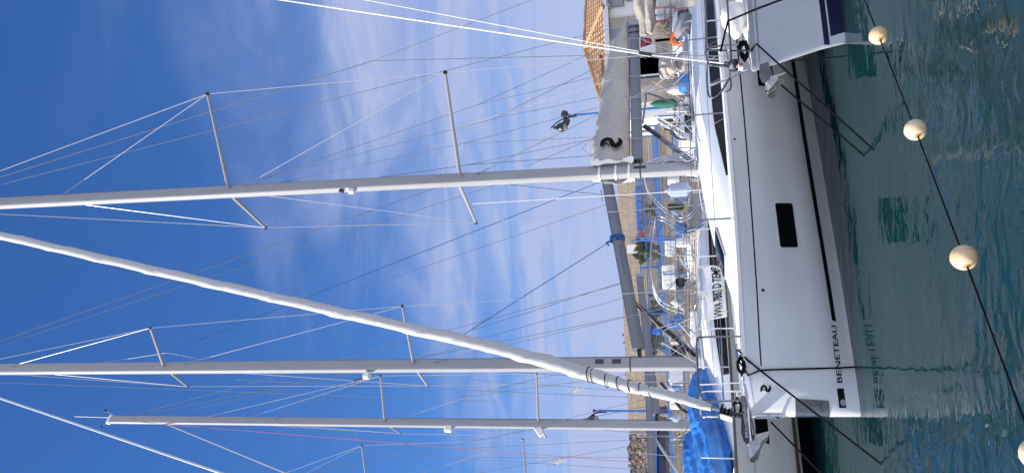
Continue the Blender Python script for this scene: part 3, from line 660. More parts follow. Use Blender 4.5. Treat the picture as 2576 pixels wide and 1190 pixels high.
# pushpit and stern gear seen past the mast
for k in (1, -1):
    MB().tube([de(9.9, k), de(9.9, k) + fa.Z * .66, de(10.5, k) + fa.Z * .68, fa.P(10.65, k * .7, 2.08), fa.P(10.65, k * .7, 1.4)], .013, 8, sub=6).build('pushpit', 'steel', A)
    wl = MB()
    wl.tube([fa.P(9.9 + .02 * math.cos(a), k * 1.15 + .42 * math.cos(a), 1.95 + .42 * math.sin(a)) for a in [i * math.tau / 24 for i in range(25)]], .014, 6)
    for i in range(3): wl.tube([fa.P(9.9, k * 1.15 - .41 * math.cos(i * 1.047), 1.95 - .41 * math.sin(i * 1.047)), fa.P(9.9, k * 1.15 + .41 * math.cos(i * 1.047), 1.95 + .41 * math.sin(i * 1.047))], .008, 6)
    wl.build('steering_wheel', 'dark_steel', A)
    MB().box(fa.P(9.8, k * 1.15, 1.72), (.25, .3, .55), fa.D, fa.N, bev=.04).build('helm_pedestal', 'gel', A)
for s, b_ in ((7.9, .75), (7.9, -.75), (9.2, 1.25)):
    MB().lathe([(.09, 0), (.085, .03), (.055, .06), (.055, .11), (.07, .14), (.06, .16), (.01, .165)], fa.P(s, b_, 1.95 if s < 8 else 1.72), (0, 0, 1), 16).build('winch', 'steel', A)
# bow roller, cleats
MB().box(fa.P(-.02, 0, 1.40), (.75, .13, .05), fa.D, fa.N, bev=.015).build('bow_roller', 'steel', A)
for k in (1, -1):
    for s in (.62, 9.9):
        c = de(s, k, .05) + fa.Z * .05
        MB().tube([c - fa.D * .13 + fa.Z * .05, c - fa.D * .06 + fa.Z * .06, c + fa.D * .06 + fa.Z * .06, c + fa.D * .13 + fa.Z * .05], [.010, .016, .016, .010], 8).tube([c - fa.D * .04, c - fa.D * .04 + fa.Z * .06], .014, 8).tube([c + fa.D * .04, c + fa.D * .04 + fa.Z * .06], .014, 8).build('cleat', 'steel', A)

# ================================================================== anchors hang from the bow rollers
def anchor(fr, nose, name, label, m_shank, m_fluke, lettering=None, hgt=.0, sc_=1.0, tilt=0.0):
    """nose: point where the shank leaves the roller; the plough hangs forward and down"""
    D, Nn, Zz = fr.D, fr.N, fr.Z
    def Q(f, b, z): f2 = f * math.cos(tilt) - z * math.sin(tilt); z2 = f * math.sin(tilt) + z * math.cos(tilt); return nose - D * (f2 * sc_) + Nn * (b * sc_) + Zz * (z2 * sc_)
    t = thing(name, label, 'anchor', nose)
    sh = MB().loft([[Q(f, .012, z0), Q(f, .012, z1), Q(f, -.012, z1), Q(f, -.012, z0)] for f, z0, z1 in ((-.50, -.02, .03), (-.42, -.045, .045), (-.05, -.10, .085), (.15, -.12, .10), (.30, -.10, .07), (.36, -.06, .02))])
    s_ = sh.build('shank', m_shank, t, False)
    for k in (1, -1):
        MB().add([Q(.30, 0, .0), Q(.25, .02 * k, -.17), Q(.36, .12 * k, -.20), Q(.30, .0, .0)] , [(0, 1, 2)]).add([Q(.30, 0, .0), Q(.36, .12 * k, -.20), Q(.52, .17 * k, -.15), Q(.62, .13 * k, -.06), Q(.63, .05 * k, .0), Q(.52, 0, .04)], [(0, 1, 2), (0, 2, 3), (0, 3, 4), (0, 4, 5)]).build('fluke', m_fluke, t, False)
        MB().add([Q(.25, .02 * k, -.17), Q(.36, .12 * k, -.20), Q(.26, .08 * k, -.30), Q(.14, .01 * k, -.34)], [(0, 1, 2, 3)]).build('fluke', m_fluke, t, False)
    MB().tube([Q(.36, 0, .0), Q(.50, 0, -.12), Q(.62, 0, .0)], [.02, .028, .008], 6).build('ridge', m_fluke, t)
    MB().plate([Q(.20, .0, -.08), Q(.32, .0, -.05), Q(.30, .0, -.24), Q(.12, 0, -.35)], .018).build('tip', m_fluke, t, False)
    if lettering:
        text_mb(lettering, lambda u, v: Q(lerp(.24, .02, u), .0145, lerp(-.085, .005, v) + .03), bold=.02).build('lettering', 'white_paint', s_, False)
    return t
ar = anchor(fa, fa.P(-.14, .02, 1.43), 'anchor', 'plough anchor with black lettered shank and bright steel fluke, on the middle yacht', 'plastic', 'galv', 'DELTA', sc_=.80)
MB().loft([[fa.P(-.14 + f, b, z) for b, z in ((.045, 1.36 + dz), (.05, 1.455 + dz), (.04, 1.46 + dz), (.035, 1.36 + dz))] for f, dz in ((.42, .02), (.15, .015), (-.0, .005), (-.17, -.02))]).build('roller_cheek', 'chrome', ar, False)
ch = MB()
for i in range(14):
    c = fa.P(.06 + i * .042, .03, 1.452 + .004 * (i % 2)); a1, a2 = (fa.N, fa.D) if i % 2 else (fa.Z, fa.D)
    ch.tube([c + a2 * (.027 * math.cos(t)) + a1 * (.014 * math.sin(t)) for t in [k * math.tau / 8 for k in range(9)]], .0045, 5)
ch.build('anchor_chain', 'galv', ar)

# ================================================================== the neighbouring yachts
def simple_hull(fr, Ln, zs, bmax, zc=.35, rake=0.0, m='gel2', parent=None, strake=True, sc_b=1.0):
    k = bmax / 1.9
    sb = [(a - rake, b * k) for a, b in SHB]; sb[-1] = (Ln, sb[-1][1]); sz = [(-rake, zs), (Ln * .5, zs - .03), (Ln, zs)]
    mb_ = [(a - rake * .6, lerp(b, cosint(CHB, a), .45) * k) for a, b in SHB]; mz = [(-rake, lerp(zs, zc, .5)), (Ln, lerp(zs, zc, .5))]
    cb = [(a - rake * .2, b * k) for a, b in CHB]; wb = [(a, b * k) for a, b in WLB]; kb = [(a, b * k) for a, b in KLB]
    h = Hull(fr, Ln, [(-rake, sz, sb), (-rake * .6, mz, mb_), (-rake * .2, [(-rake, zc), (Ln, zc)], cb), (0, [(0, 0), (Ln, 0)], wb), (0, [(0, -.5), (Ln, -.4)], kb)], [q * Ln / 10.7 for q in SS])
    return h
def coach(fr, s0, s1, zs, zr, bw, parent, m='deck2', win=True):
    secs = []
    for t, kb, kz in ((0, .45, .04), (.12, .65, .35), (.28, .85, .75), (.45, 1, 1), (.8, 1, 1), (1, .98, .92)):
        s = lerp(s0, s1, t); b = bw * kb; z = lerp(zs, zr, kz); secs.append((s, [(b, zs - .02), (b * .94, lerp(zs, z, .55)), (b * .84, lerp(zs, z, .88)), (b * .66, z - .0), (0, z + .07)]))
    loftroof(fr, secs).build('coachroof', m, parent, angle=25)
    if win:
        B0 = [(a, p[0][0]) for a, p in secs]; B1 = [(a, p[1][0]) for a, p in secs]; Z1 = [(a, p[1][1]) for a, p in secs]
        for k in (1, -1):
            def fn(u, v, k=k):
                s = lerp(lerp(s0, s1, .22), lerp(s0, s1, .95), u); t = lerp(.14, .95, v); return fr.P(s, k * (lerp(cosint(B0, s), cosint(B1, s), t) + .008), lerp(zs - .02, cosint(Z1, s), t))
            MB().grid(fn, 30, 2).build('cabin_window', 'glass', parent)
        for k in (1, -1):
            MB().tube([fr.P(lerp(s0, s1, a), k * bw * .62, zr + q) for a, q in ((.42, .02), (.43, .07), (.6, .08), (.8, .08), (.81, .02))], .012, 6).build('grab_rail', 'steel', parent)
def rails(fr, h, parent, zs, s_list, tall=.60, pul=1.2, k_dark=False):
    for k in (1, -1):
        e = lambda s: fr.P(s, k * (h.b(s, zs) - .05), zs)
        MB().tube([e(pul), e(pul) + Vector((0, 0, tall)), e(.5) + Vector((0, 0, tall + .03)), fr.P(-.05, k * .22, zs + tall + .04), fr.P(0.0, k * .14, zs)], .013, 8, sub=5).build('pulpit', 'steel', parent)
        MB().tube([e(.6), e(.6) + Vector((0, 0, tall + .02))], .011, 6).build('pulpit_post', 'steel', parent)
        for s in s_list: MB().tube([e(s), e(s) + Vector((0, 0, tall))], .012, 6).build('stanchion', 'steel', parent)
        for q in (.5, 1): MB().tube([e(s) + Vector((0, 0, tall * q)) for s in [pul] + s_list], .0045, 5).build('lifeline', 'wire_dark', parent)
        a = s_list[-1]
        MB().tube([e(a), e(a) + Vector((0, 0, tall + .05)), e(a + .9) + Vector((0, 0, tall + .05)), fr.P(a + 1.05, k * .5, zs + tall + .05), fr.P(a + 1.05, k * .5, zs)], .013, 8, sub=5).build('pushpit', 'steel', parent)
def rig(fr, ms, parent, zb, zt, pl_, pu_, sl_, su_, rl, ru, ztop, wdt=(.15, .09), cp=(.6, 1.8, 1.45), mm='alu', stay=True):
    def mp_(z): return fr.P(ms, 0, z)
    m_ = MB().oval([mp_(zb), mp_(zb + .06), mp_(zt)], fr.D, fr.N, wdt[0], wdt[1], 28).build('mast', mm, parent, angle=17)
    MB().oval([mp_(zb - .01), mp_(zb + .06)], fr.D, fr.N, wdt[0] * 1.25, wdt[1] * 1.3, 18).build('mast_step', 'steel', m_)
    for t, r in ((pl_, rl), (sl_, rl), (pu_, ru), (su_, ru)):
        sg = 1 if (t - fr.O).dot(fr.N) > 0 else -1
        MB().tube([mp_(r) + fr.N * (sg * wdt[1] * .8), t], [.042, .028], 8).build('spreader', 'alu', parent); MB().ball(t, .04, 8).build('spreader_tip', 'plastic', parent)
    for lo, up, k in ((pl_, pu_, 1), (sl_, su_, -1)):
        c = fr.P(ms + cp[0], k * cp[1], cp[2]); tp = mp_(ztop)
        wire(parent, 'shroud', tp, up, 'wire', .009); wire(parent, 'shroud', up, lo, 'wire', .008); wire(parent, 'shroud', lo, c, 'wire', .007)
        wire(parent, 'shroud', lo, mp_(ru - .1), 'wire', .008); wire(parent, 'shroud', up, mp_(lerp(ru, ztop, .75)), 'wire', .008); wire(parent, 'shroud', mp_(rl - .15), c - fr.D * .15, 'wire_dark', .006)
    for d in (.14, .19): wire(parent, 'halyard', mp_(ztop - .3) + fr.D * wdt[0] * 1.05, mp_(zb + .6) + fr.D * (wdt[0] + d * .3), 'wire_dark', .006)
    return m_
def boom(fr, p0, p1, parent, m='boom', hw_=(.075, .13)):
    d = (p1 - p0).normalized(); pr = [(hw_[0] * x, hw_[1] * z) for x, z in ((-.7, -1), (-1, -.6), (-1, .6), (-.7, 1), (.7, 1), (1, .6), (1, -.6), (.7, -1))]
    o = MB().loft([[p + fr.N * x + fr.Z * z for x, z in pr] for p in (p0, p1)]).build('boom', m, parent, angle=30)
    MB().loft([[p1 + d * e + fr.N * (x * k) + fr.Z * (z * k) for x, z in pr] for e, k in ((-.02, 1.08), (.1, 1.08), (.14, .8))]).build('boom_end', 'grey', o)
    MB().tube([p0 - d * .3, p0 + d * .02], .05, 8).build('gooseneck', 'plastic', o)
    return o

# ---- yacht with the blue tarpaulin, teak rails
PH = R_(43); DD = Vector((math.cos(PH), math.sin(PH), 0)); NN = Vector((math.sin(PH), -math.cos(PH), 0))
Ob = Vector((-3.1, 18, 0)) - DD * 6.0; fb = Frame(Ob.x, Ob.y, PH); MS = 6.0
Bt = thing('sailing_yacht', 'cream white sailing yacht with brown teak rails, left of the lettered yacht', 'sailboat', fb.P(6, 0, 0), 'sailing yachts moored side by side')
hb = simple_hull(fb, 12.2, 1.46, 2.0, .34); hb.shell('hull', 'gel2', Bt); hb.deck('deck', 'deck', Bt)
hb.rail('cap_rail', 'teak', Bt, .07, .05, .0)
hb.band('teak_strake', 'teak', Bt, .3, 12.1, [(0, .375), (12.2, .375)], [(0, .305), (12.2, .305)], .012, 50)
hb.band('boot_stripe', 'black', Bt, .2, 12.1, [(0, .26), (12.2, .26)], [(0, -.02), (12.2, -.02)], .006, 50)
for s_ in (3.3, 6.5): hb.band('hull_window', 'glass', Bt, s_, s_ + .9, [(0, 1.08), (12, 1.08)], [(0, .84), (12, .84)], .008, 6)
hb.band('crease', 'grey', Bt, 1.2, 12, [(0, 1.15), (12.2, 1.15)], [(0, 1.135), (12.2, 1.135)], .004, 30)
coach(fb, 3.6, 10.4, 1.46, 1.98, 1.28, Bt)
mbm = rig(fb, MS, Bt, 2.03, 24.0, fb.at(1012, 770, 1.4), fb.at(378, 825, 1.35), fb.at(1075, 970, -1.4), fb.at(472, 972, -1.3), fb.hit(1042, 925, 0)[1], fb.hit(410, 937, 0)[1], 23.6, (.155, .10), (.7, 1.85, 1.45))
for z in (3.95, 4.35): MB().box(fb.P(MS + .02, .104, z), (.12, .02, .20), fb.D, fb.N, bev=.005).build('sheave_box', 'plastic', mbm)
for z in (2.9, 3.2): MB().box(fb.P(MS - .02, .102, z), (.07, .012, .22), fb.D, fb.N).build('sheave_box', 'grey', mbm)
MB().oval([fb.P(MS, 0, 3.62), fb.P(MS, 0, 3.65)], fb.D, fb.N, .16, .105, 18).build('mast_band', 'plastic', mbm)
MB().box(fb.at(922, 945, 0) - fb.D * .0, (.16, .14, .2), fb.D, fb.N, bev=.03).build('deck_light', 'white_paint', mbm)
MB().tube([fb.at(918, 948, 0), fb.at(890, 958, 0)], .03, 8).build('horn', 'teak', mbm)
bp0, bp1 = fb.P(6.4, 0, fb.hit(1607, 880)[1]), fb.P(12.2, 0, fb.hit(1527, 465)[1])
ob_ = boom(fb, bp0, bp1, Bt, hw_=(.08, .155))
def bt(u, v):
    c = [(1574, 690), (1561.5, 616), (1555, 616), (1567, 690)]
    x = lerp(lerp(c[0][0], c[1][0], u), lerp(c[3][0], c[2][0], u), v); y = lerp(690, 616, u); s, z = fb.hit(x, y, .083); return fb.P(s, .085, z)
text_mb('www.marimari.it', bt).build('lettering', 'grey_text', ob_, False)
pt_ = fb.at(1553, 606, 0)
for i in range(5): MB().tube([pt_ + bd * (i * .035) + fb.N * (.11 * math.cos(a)) + fb.Z * (.19 * math.sin(a)) for a in [j * math.tau / 14 for j in range(15)]], .022, 6).build('rope_lashing', 'wire_blue', ob_)
MB().tube([pt_ + fb.Z * .18, pt_ + fb.Z * .3 - fb.D * .06, pt_ + fb.Z * .22 - fb.D * .15], .03, 6).build('rope_lashing', 'wire_blue', ob_)
wire(Bt, 'blue_line', pt_ + fb.Z * .18, fb.at(1165, 842, -.3), 'wire_blue', .011); wire(Bt, 'blue_line', fb.at(1165, 842, -.3), fb.at(1000, 925, -.2), 'wire', .008)
wire(Bt, 'topping_lift', fb.at(1512, 457, 0), fb.at(420, 887, 0), 'wire_blue', .010); wire(Bt, 'topping_lift', fb.at(420, 887, 0), fb.at(195, 922, .05), 'wire', .009); wire(Bt, 'topping_lift', fb.at(420, 887, 0), fb.at(575, 917, .05), 'wire', .009)
MB().tube([fb.at(1596, 761, 0), fb.at(1690, 842, 0), fb.at(1755, 899, 0)], [.045, .055, .05], 10).build('boom_vang', 'plastic', Bt)
wire(Bt, 'mainsheet', fb.at(1603, 765, .1), fb.at(1745, 915, .1), 'rope_tan', .01)
# forestay with bare foil
MB().tube([fb.at(-60, 981, 0), fb.P(.15, 0, 1.75)], .03, 8).build('forestay', 'alu_white', Bt)
rails(fb, hb, Bt, 1.48, [2.9, 4.7, 6.5, 8.3, 10.0], .62)
MB().box(fb.P(9.9, 0, 1.95), (1.4, 2.2, .45), fb.D, fb.N, bev=.1).build('sprayhood', 'beige_cloth', Bt)
# stern arch: double bent tubes
for dx in (0, .12):
    MB().tube([fb.P(9.6 + dx, 1.5, 1.8), fb.at(1713, 557, 1.2) + fb.D * dx, fb.at(1637, 500, 1.2) + fb.D * dx, fb.at(1619, 443, 1.2) + fb.D * dx], .02, 8, sub=6).build('arch_tube', 'steel', Bt)
    MB().tube([fb.P(8.9 + dx, 1.55, 1.8), fb.at(1726, 586, 1.0) + fb.D * dx, fb.at(1659, 553, 1.0) + fb.D * dx, fb.at(1645, 580, 1.0) + fb.D * dx, fb.at(1637, 630, .6) + fb.D * dx, fb.at(1637, 700, .1) + fb.D * dx, fb.at(1660, 765, -.6) + fb.D * dx, fb.at(1720, 790, -1.3) + fb.D * dx], .02, 8, sub=6).build('arch_tube', 'steel', Bt)
for a, b_ in (((1640, 520), (1712, 600)), ((1650, 600), (1726, 640)), ((1655, 750), (1722, 690)), ((1652, 730), (1735, 905)), ((1665, 780), (1750, 840))):
    wire(Bt, 'frame_strut', fb.at(*a, .4), fb.at(*b_, .6), 'steel', .012)
for (x1, y1), (x2, y2), r in (((0, 858), (1212, 433), .008), ((0, 869), (1280, 455), .006), ((1320, 420), (1500, 345), .006), ((1150, 870), (1600, 740), .005), ((1190, 830), (1560, 712), .006), ((690, 800), (1555, 505), .005)):
    wire(Bt, 'running_line', fb.at(x1, y1, .4), fb.at(x2, y2, .4), 'wire_dark', r)

# ---- third yacht, its mast seen left of the tarpaulin
Oc = Vector((-5.6, 22.3, 0)) - DD * 6.0; fc = Frame(Oc.x, Oc.y, PH)
Ct = thing('sailing_yacht', 'yacht whose whole masthead shows, third mast from the right, with a thin red halyard', 'sailboat', fc.P(6, 0, 0), 'sailing yachts moored side by side')
hc = simple_hull(fc, 11.4, 1.5, 1.85); hc.shell('hull', 'gel', Ct); hc.deck('deck', 'deck', Ct); hc.rail('toe_rail', 'alu', Ct, .04, .05)
hc.band('boot_stripe', 'navy', Ct, .2, 11.2, [(0, .22), (12.2, .22)], [(0, .08), (12.2, .08)], .006, 30)
coach(fc, 3.6, 9.8, 1.5, 1.98, 1.25, Ct)
mcm = rig(fc, MS, Ct, 2.02, 21.85, fc.at(1350, 940, 1.3), fc.at(957, 945, 1.3), fc.at(1372, 1098, -1.3), fc.at(1007, 1090, -1.3), fc.hit(1355, 1068, 0)[1], fc.hit(968, 1070, 0)[1], 18.7, (.13, .085), (.6, 1.7, 1.5))
MB().box(fc.P(MS, 0, 21.9), (.3, .14, .16), fc.D, fc.N, bev=.02).build('masthead', 'white_paint', mcm)
for a, b_ in (((285, 1050), (188, 1047)), ((275, 1055), (258, 1073)), ((282, 1042), (262, 1030))): wire(mcm, 'antenna', fc.at(*a, 0), fc.at(*b_, 0), 'wire', .012)
MB().lathe([(.01, 0), (.05, .01), (.05, .03), (.01, .05)], fc.at(258, 1073, 0), (0, 0, 1), 8).build('wind_cup', 'plastic', mcm); MB().lathe([(.01, 0), (.05, .01), (.05, .1), (.01, .12)], fc.at(268, 1033, 0), (0, 0, 1), 8).build('masthead_lamp', 'plastic', mcm)
MB().box(fc.at(1128, 1078, 0), (.2, .16, .24), fc.D, fc.N, bev=.03).build('deck_light', 'white_paint', mcm); MB().plate([fc.at(1343, 1078, 0), fc.at(1358, 1098, 0), fc.at(1368, 1092, 0), fc.at(1362, 1075, 0)], .12).build('radar_bracket', 'white_paint', mcm)
wire(Ct, 'forestay', fc.P(MS - .13, 0, fc.hit(415, 1068)[1]), fc.P(.1, 0, 1.6), 'wire', .022)
wire(Ct, 'backstay', fc.P(MS, 0, 21.7), fc.P(11.3, 1.0, 1.6), 'wire_dark', .008); wire(Ct, 'backstay', fc.P(MS, 0, 21.6), fc.P(11.3, -1.0, 1.6), 'wire_dark', .008)
wire(Ct, 'red_halyard', fc.at(285, 1056, 0), fc.at(1640, 1166, .8), 'wire_red', .007)
for a, b_, r in (((420, 1044), (1175, 872), .007), ((590, 955), (1600, 1000), .007), ((1158, 1000), (1600, 940), .006), ((1158, 1000), (1545, 905), .006), ((690, 1055), (950, 950), .006), ((0, 962), (1250, 1010), .006), ((770, 925), (1600, 985), .006)): wire(Ct, 'running_line', fc.at(*a, .1), fc.at(*b_, .1), 'wire_dark', r)
boom(fc, fc.P(6.35, 0, fc.hit(1652, 1035)[1]), fc.P(11.5, 0, fc.hit(1609, 697)[1]), Ct, hw_=(.075, .115))
MB().tube([fc.at(1663, 962, 0), fc.at(1714, 1028, 0), fc.P(6.2, 0, 2.2)], [.045, .05, .04], 8).build('boom_vang', 'plastic', Ct)
rails(fc, hc, Ct, 1.52, [2.9, 4.6, 6.3, 8.0, 9.6], .62)

# ---- two more beyond, masts outside the picture
def far_yacht(ox, oy, label, cover, boompix, sp, bz, ms_=None):
    o_ = Vector((ox, oy, 0)) - DD * 6.0; f_ = Frame(o_.x, o_.y, PH)
    t = thing('sailing_yacht', label, 'sailboat', f_.P(6, 0, 0), 'sailing yachts moored side by side')
    h = simple_hull(f_, 10.2, 1.5, 1.75); h.shell('hull', 'gel', t); h.deck('deck', 'deck', t); coach(f_, 3.6, 9.0, 1.5, 1.95, 1.15, t)
    r1, r2 = sp
    m_ = rig(f_, MS, t, 2.0, 19.5, f_.at(*r1, 1.25), f_.at(*r2, 1.25), f_.P(6.4, -1.25, f_.at(*r1, 1.25).z), f_.P(6.4, -1.25, f_.at(*r2, 1.25).z), f_.at(*r1, 1.25).z - .1, f_.at(*r2, 1.25).z - .1, 19.0, (.12, .08), (.6, 1.6, 1.5))
    q0, q1 = boompix
    boom(f_, f_.P(6.3, 0, f_.hit(*q0)[1]), f_.at(*q1, 0), t, hw_=(.08, .13))
    rails(f_, h, t, 1.52, [2.9, 4.6, 6.3, 8.0], .62)
    return t, f_
Dt, fd = far_yacht(-8.95, 25.8, 'yacht at the left edge whose grey boom reaches in behind the third mast', 'navy', ((1643, 1188), (1630, 930)), ((1315, 1105), (910, 1120)), 3.6)
MB().tube([fd.at(1651, 1107, 0), fd.at(1705, 1188, 0)], .045, 8).build('boom_vang', 'alu', Dt)
MB().box(fd.at(1668, 1150, -.6), (2.2, .5, .42), fd.D, fd.N, bev=.1).build('folded_canopy', 'navy', Dt)
wire(Dt, 'backstay', fd.P(6, 0, 19), fd.P(10.1, 0, 1.6), 'wire_dark', .008)
for a, b_ in (((1130, 1130), (1600, 1105)), ((1150, 1150), (1600, 1150)), ((870, 1135), (1600, 1180)), ((1200, 1190), (1590, 1120)), ((560, 1190), (760, 1140))): wire(Dt, 'running_line', fd.at(*a, .1), fd.at(*b_, .1), 'wire_dark', .006)

# ---- nearer yacht on the right: raked stem, navy boot stripes
P0 = R_(40); f0 = Frame(2.25, 10.55, P0)
Nt = thing('sailing_yacht', 'nearest yacht at the right, worn pale hull with navy boot stripes and a raked bow', 'sailboat', f0.P(5, 0, 0), 'sailing yachts moored side by side')
sb0 = [(-.37, .0), (-.35, .03), (-.3, .055), (-.2, .11), (0, .20), (.4, .40), (1, .68), (2, 1.08), (3, 1.38), (4.5, 1.6), (7, 1.65), (10, 1.3)]
lv = [(-.37, [(-.37, 1.135), (1, 1.15), (10, 1.2)], sb0),
      (-.22, [(-.4, .72), (10, .72)], [(-.22, 0), (-.20, .03), (-.15, .05), (-.05, .10), (.2, .21), (1, .52), (2, .88), (3, 1.18), (4.5, 1.42), (7, 1.5), (10, 1.15)]),
      (-.07, [(-.4, .3), (10, .3)], [(-.07, 0), (-.05, .028), (.0, .045), (.1, .08), (.5, .22), (1, .38), (2, .68), (3, .95), (4.5, 1.2), (7, 1.3), (10, .9)]),
      (.0, [(-.4, 0), (10, 0)], [(0, 0), (.02, .025), (.1, .05), (.5, .17), (1, .30), (2, .55), (3, .78), (4.5, 1.0), (7, 1.1), (10, .7)]),
      (.1, [(0, -.5), (10, -.5)], [(.1, 0), (.5, .08), (3, .4), (7, .6), (10, .2)])]
h0 = Hull(f0, 10, lv, [0, .02, .05, .1, .2, .35, .55, .8, 1.2, 1.7, 2.3, 3, 3.8, 4.8, 6, 7.5, 9, 10])
h0.shell('hull', 'gel3', Nt); h0.deck('deck', 'deck', Nt); h0.rail('toe_rail', 'alu', Nt, .05, .05, -.02)
h0.band('rub_strip', 'grey', Nt, -.3, 9.8, [(-.4, 1.085), (10, 1.10)], [(-.4, 1.065), (10, 1.08)], .010, 50)
h0.band('boot_stripe', 'navy', Nt, -.04, 9.9, [(-.1, .262), (10, .262)], [(-.1, .193), (10, .193)], .004, 50)
h0.band('boot_stripe', 'navy', Nt, 0.0, 9.9, [(-.1, .172), (10, .172)], [(-.1, -.05), (10, -.05)], .004, 50)
CR0 = [(1.8, [(.4, 1.13), (.37, 1.16), (.3, 1.2), (.2, 1.22), (0, 1.24)]), (2.6, [(.8, 1.13), (.72, 1.3), (.6, 1.42), (.4, 1.46), (0, 1.5)]), (4, [(1.0, 1.13), (.92, 1.36), (.8, 1.5), (.6, 1.55), (0, 1.6)]), (8, [(1.0, 1.13), (.92, 1.36), (.8, 1.5), (.6, 1.55), (0, 1.6)])]
loftroof(f0, CR0).build('coachroof', 'deck2', Nt, angle=25)
for k in (1, -1):
    e = lambda s: f0.P(s, k * (interp(sb0, s) - .04), 1.14)
    MB().tube([e(1.05), e(1.05) + Vector((0, 0, .52)), f0.P(.4, k * .40, 1.70), f0.P(-.42, k * .28, 1.72), f0.P(-.50, k * .25, 1.60), f0.P(-.34, k * .1, 1.44)], .014, 8, sub=6).build('pulpit', 'dark_steel', Nt)
    MB().tube([e(1.05) + Vector((0, 0, .28)), f0.P(.3, k * .36, 1.42), f0.P(-.38, k * .22, 1.43), f0.P(-.46, k * .24, 1.5)], .013, 8, sub=6).build('pulpit', 'dark_steel', Nt)
    MB().tube([f0.P(-.15, k * .14, 1.15), f0.P(-.25, k * .3, 1.71)], .012, 8).build('pulpit_post', 'steel', Nt)
    for s in (2.4, 4.0, 5.6): MB().tube([e(s), e(s) + Vector((0, 0, .56))], .012, 8).build('stanchion', 'steel', Nt)
    for q in (.27, .54): MB().tube([e(s) + Vector((0, 0, q)) for s in (1.05, 2.4, 4.0, 5.6, 7)], .0045, 5).build('lifeline', 'wire_dark', Nt)
MB().lathe([(.03, 0), (.06, .02), (.085, .05), (.09, .12), (.05, .15), (.04, .2), (.012, .22)], f0.at(1862, 166, 0), (f0.at(1820, 162, 0) - f0.at(1862, 166, 0)), 18).build('furler_drum', 'chrome', Nt)
MB().box(f0.P(-.30, .02, 1.30), (.10, .07, .07), f0.D, f0.N, bev=.012).build('navigation_lamp', 'white_paint', Nt); MB().box(f0.P(-.30, .058, 1.30), (.05, .012, .045), f0.D, f0.N).build('lamp_lens', 'red', Nt)
# its headsail stay and halyards
q1 = f0.at(1845, 163, 0); q2 = f0.at(1618, 137, 0); q3 = f0.at(690, -2, 0); q4 = f0.P(4.95, 0, f0.hit(690, -2)[1] + (f0.hit(690, -2)[1] - f0.hit(1618, 137)[1]) / (f0.hit(690, -2)[0] - f0.hit(1618, 137)[0]) * (4.95 - f0.hit(690, -2)[0]))
m0_ = MB().oval([f0.P(5.05, 0, 1.55), f0.P(5.05, 0, q4.z + .2)], f0.D, f0.N, .11, .075, 28).build('mast', 'alu', Nt, angle=17)
for k in (1, -1):
    for z in (5.6, 9.8):
        MB().tube([f0.P(5.05, 0, z), f0.P(5.35, k * 1.1, z + .05)], [.04, .025], 8).build('spreader', 'alu', Nt)
    wire(Nt, 'shroud', q4, f0.P(5.35, k * 1.1, 9.85)); wire(Nt, 'shroud', f0.P(5.35, k * 1.1, 9.85), f0.P(5.35, k * 1.1, 5.65)); wire(Nt, 'shroud', f0.P(5.35, k * 1.1, 5.65), f0.P(5.3, k * 1.5, 1.2))
MB().tube([q2, q3, q4], .013, 8).build('forestay', 'wire_white', Nt); MB().tube([q1, q2], .011, 8).build('forestay', 'wire_white', Nt)
MB().tube([q2 - (q3 - q2).normalized() * .12, q2 + (q3 - q2).normalized() * .05], .035, 10).build('halyard_swivel', 'plastic', Nt)
for dxx, mname, r in ((10, 'wire_dark', .005), (-12, 'wire', .006), (-22, 'wire_dark', .005)): wire(Nt, 'control_line', f0.at(1625, 140 + dxx * .1, 0), f0.at(1850, 165 + dxx, 0), mname, r)
wire(Nt, 'halyard', f0.at(1606, 130, .05), f0.at(905, -2, .3), 'wire_white', .006); wire(Nt, 'halyard', f0.at(905, -2, .3), q4, 'wire_white', .006)
anchor(f0, f0.P(-.42, .03, 1.02), 'anchor', 'cream weathered plough anchor stowed at the raked bow of the right yacht', 'dark_steel', 'cream_anchor', None, sc_=.72)
# crumpled white sail bag on its foredeck
mb = MB(); rr = random.Random(9); rows = []
for i in range(13):
    t = i / 12; r = .19 * math.sin(math.pi * min(max(t, .04), .96)) ** .6; c = f0.P(lerp(.35, 1.15, t), .02 + .05 * math.sin(t * 5), 1.32)
    rows.append([c + f0.N * (r * math.cos(a) * (1 + rr.uniform(-.14, .14))) + f0.Z * (r * math.sin(a) * (1 + rr.uniform(-.14, .14)) * .95) for a in [j * math.tau / 16 for j in range(16)]])
sbg = mb.loft(rows).build('sail_bag', 'cloth_white', None, angle=80); tag(sbg, 'crumpled white bag lying on the foredeck of the nearest right yacht', 'bag')

# ================================================================== the quay behind: walls, railings, building
def slab(x0, x1, y0, y1, z0, z1): return MB().box(((x0 + x1) / 2, (y0 + y1) / 2, (z0 + z1) / 2), (x1 - x0, y1 - y0, z1 - z0))
prm = slab(-40, 4.2, 31.0, 36, 1.1, 3.30).build('lower_stone_wall', 'stone', None, False); tag(prm, 'low stone retaining wall below the blue railings, dry plants at its foot', 'wall')
path = slab(-40, 4.2, 30.95, 33.6, 3.304, 3.36).build('path', 'concrete', None, False); path['kind'] = 'structure'
uw = slab(-8.9, 4.1, 34.0, 34.6, 3.3, 5.39).build('upper_stone_wall', 'stone', None, False); tag(uw, 'tall brown coursed stone wall behind the railings, flat top against the sky', 'wall')
rr = random.Random(21)
mb = MB()
nx = 60
def rub(u, v):
    x = lerp(-30, -8.92, u); z = lerp(3.3, 5.42 + .06 * math.sin(x * 5) + .04 * math.sin(x * 13), v); return (x, 33.97 + .05 * math.sin(x * 9 + z * 11) + .04 * math.sin(x * 17 - z * 19), z)
